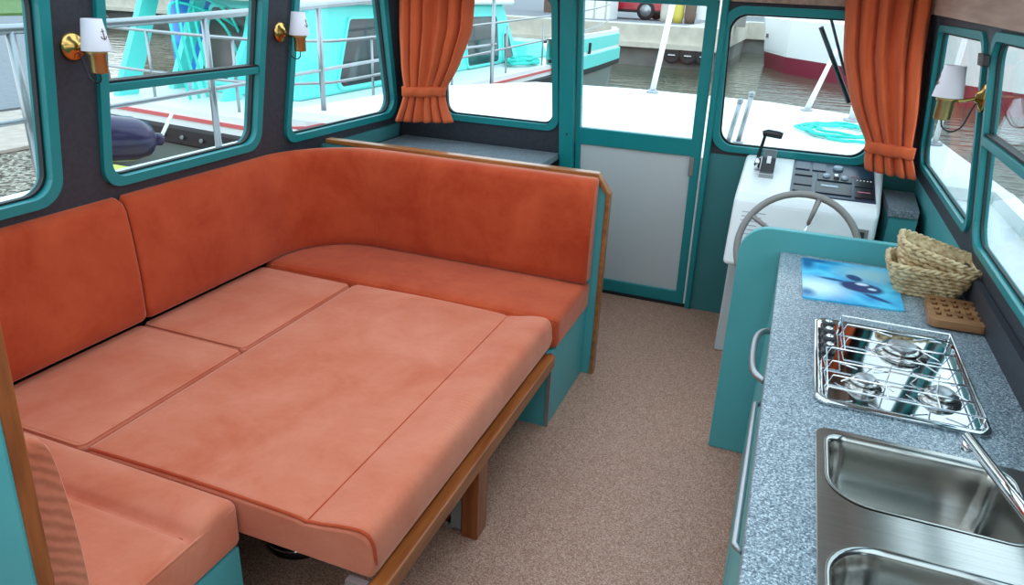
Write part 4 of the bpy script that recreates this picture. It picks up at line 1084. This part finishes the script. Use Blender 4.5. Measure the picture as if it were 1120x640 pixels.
# ------------------------------------------------------------------ curtains
def curtain(label, rows, folds, y_l, y_r, amp, tie_z, name):
    """rows: (z, xl, xr, amp factor)"""
    r = thing('curtain', label, 'curtain', ((rows[0][1]+rows[0][2])/2, (y_l+y_r)/2, rows[-1][0]), 'orange curtains tied back in the front corners')
    rows = sorted(rows, key=lambda q: -q[0]); zs = []
    n = 44; out = []
    for k in range(n+1):
        z = rows[0][0]+(rows[-1][0]-rows[0][0])*k/n
        for a, b in zip(rows, rows[1:]):
            if b[0] <= z <= a[0]+1e-9:
                t = (a[0]-z)/(a[0]-b[0])
                out.append((z, a[1]+(b[1]-a[1])*t, a[2]+(b[2]-a[2])*t, a[3]+(b[3]-a[3])*t)); break
    for _ in range(4):
        out = [out[0]] + [(o1[0],) + tuple((o0[q]+2*o1[q]+o2[q])/4 for q in (1, 2, 3)) for o0, o1, o2 in zip(out, out[1:], out[2:])] + [out[-1]]
    m = 120; front = []; back = []
    for z, xl, xr, af in out:
        F = []; B = []
        for i in range(m+1):
            t = i/m
            ph = 2*PI*folds*t+.9*math.sin(4*t+1)
            dy = amp*af*(math.sin(ph)+.35*math.sin(1.7*ph+1.3))
            w = (xr-xl)
            x = xl+w*t+.25*amp*af*math.cos(ph)
            y = y_l+(y_r-y_l)*t+dy - .03*math.sin(PI*t)*af*.5
            F.append(Vector((x, y, z))); B.append(Vector((x, y+.004, z)))
        front.append(F); back.append(B)
    mb = MB()
    loops = [f+b[::-1] for f, b in zip(front, back)]
    mb.loft(loops).build('drape', M['curtain'], r)
    # tieback band
    z0 = tie_z; row = min(out, key=lambda q: abs(q[0]-z0)); _, xl, xr, af = row
    L = []
    for z, e in ((z0+.022, .0), (z0+.018, .006), (z0-.018, .006), (z0-.022, .0)):
        ring = []
        for i in range(40):
            a = 2*PI*i/40; t = .5-.5*math.cos(a)
            xc = (xl+xr)/2+(xr-xl)/2*1.03*math.cos(a); tt = (math.cos(a)+1)/2
            yc = y_l+(y_r-y_l)*tt - (.035+e)*math.sin(a)+.003*math.sin(9*a)
            ring.append(Vector((xc, yc, z+.004*math.sin(7*a))))
        L.append(ring)
    MB().loft(L).build('tieback', M['curtain'], r)
curtain('orange curtain tied back in the left front corner above sideboard',
        [(1.70, -1.95, -1.585, 1.1), (1.45, -1.955, -1.60, 1.0), (1.25, -1.945, -1.68, .8), (1.135, -1.925, -1.755, .5), (1.06, -1.95, -1.74, .8), (.975, -1.99, -1.70, 1.0)], 6.5, 3.44, 3.58, .020, 1.135, 'l')
curtain('orange curtain tied back in the right front corner beside helm console',
        [(1.70, .12, .445, 1.1), (1.45, .16, .465, 1.0), (1.25, .235, .495, .8), (1.09, .335, .505, .5), (1.04, .33, .53, .8), (.985, .345, .55, 1.0)], 5.5, 3.53, 3.42, .022, 1.09, 'r')
# window catches
for (fm, y, z, lab) in ((RW, 2.405, 1.53, 'black catch on the second right window frame'), (LW, 2.42, 1.60, 'black catch at top of the middle left window')):
    o = MB().prism(rpoly(rect(y-.03, z-.016, y+.045, z+.016), .004), fm, .017, .032).build('window_catch', M['black'], None, bevel=.003)
    tag(o, lab, 'catch')

# ------------------------------------------------------------------ light
w = bpy.data.worlds.new('overcast_sky'); S.world = w; w.use_nodes = True
t = w.node_tree; t.nodes.clear()
bg = N(t, 'ShaderNodeBackground'); ou = N(t, 'ShaderNodeOutputWorld')
tcw = N(t, 'ShaderNodeTexCoord'); sp = N(t, 'ShaderNodeSeparateXYZ'); t.links.new(tcw.outputs['Generated'], sp.inputs[0])
rmp = N(t, 'ShaderNodeValToRGB'); rmp.color_ramp.elements[0].position = 0; rmp.color_ramp.elements[0].color = (.92, .97, 1, 1)
rmp.color_ramp.elements[1].position = .8; rmp.color_ramp.elements[1].color = (.62, .83, 1, 1)
t.links.new(sp.outputs['Z'], rmp.inputs['Fac']); t.links.new(rmp.outputs['Color'], bg.inputs['Color'])
bg.inputs['Strength'].default_value = 1.7
t.links.new(bg.outputs[0], ou.inputs[0])

# ------------------------------------------------------------------ camera
cam = bpy.data.cameras.new('camera'); cam.sensor_width = 36; cam.lens = 25.2905; cam.clip_start = .02; cam.clip_end = 300
co = bpy.data.objects.new('camera', cam); COL.objects.link(co)
Rm = Matrix(((.93157431, -.17744273, .31730646), (.36092171, .34661688, -.86578996), (.04364436, .92107047, .38694231)))
ax = [Vector((Rm[0][i], Rm[1][i], Rm[2][i])) for i in range(3)]
# camera looks along its own -Z
co.matrix_world = Matrix.Translation((0, 0, 1.65)) @ Rm.to_4x4()
S.camera = co
vs = S.view_settings; vs.view_transform = 'Standard'; vs.look = 'None'; vs.exposure = .72; vs.gamma = 1.; vs.use_curve_mapping = False
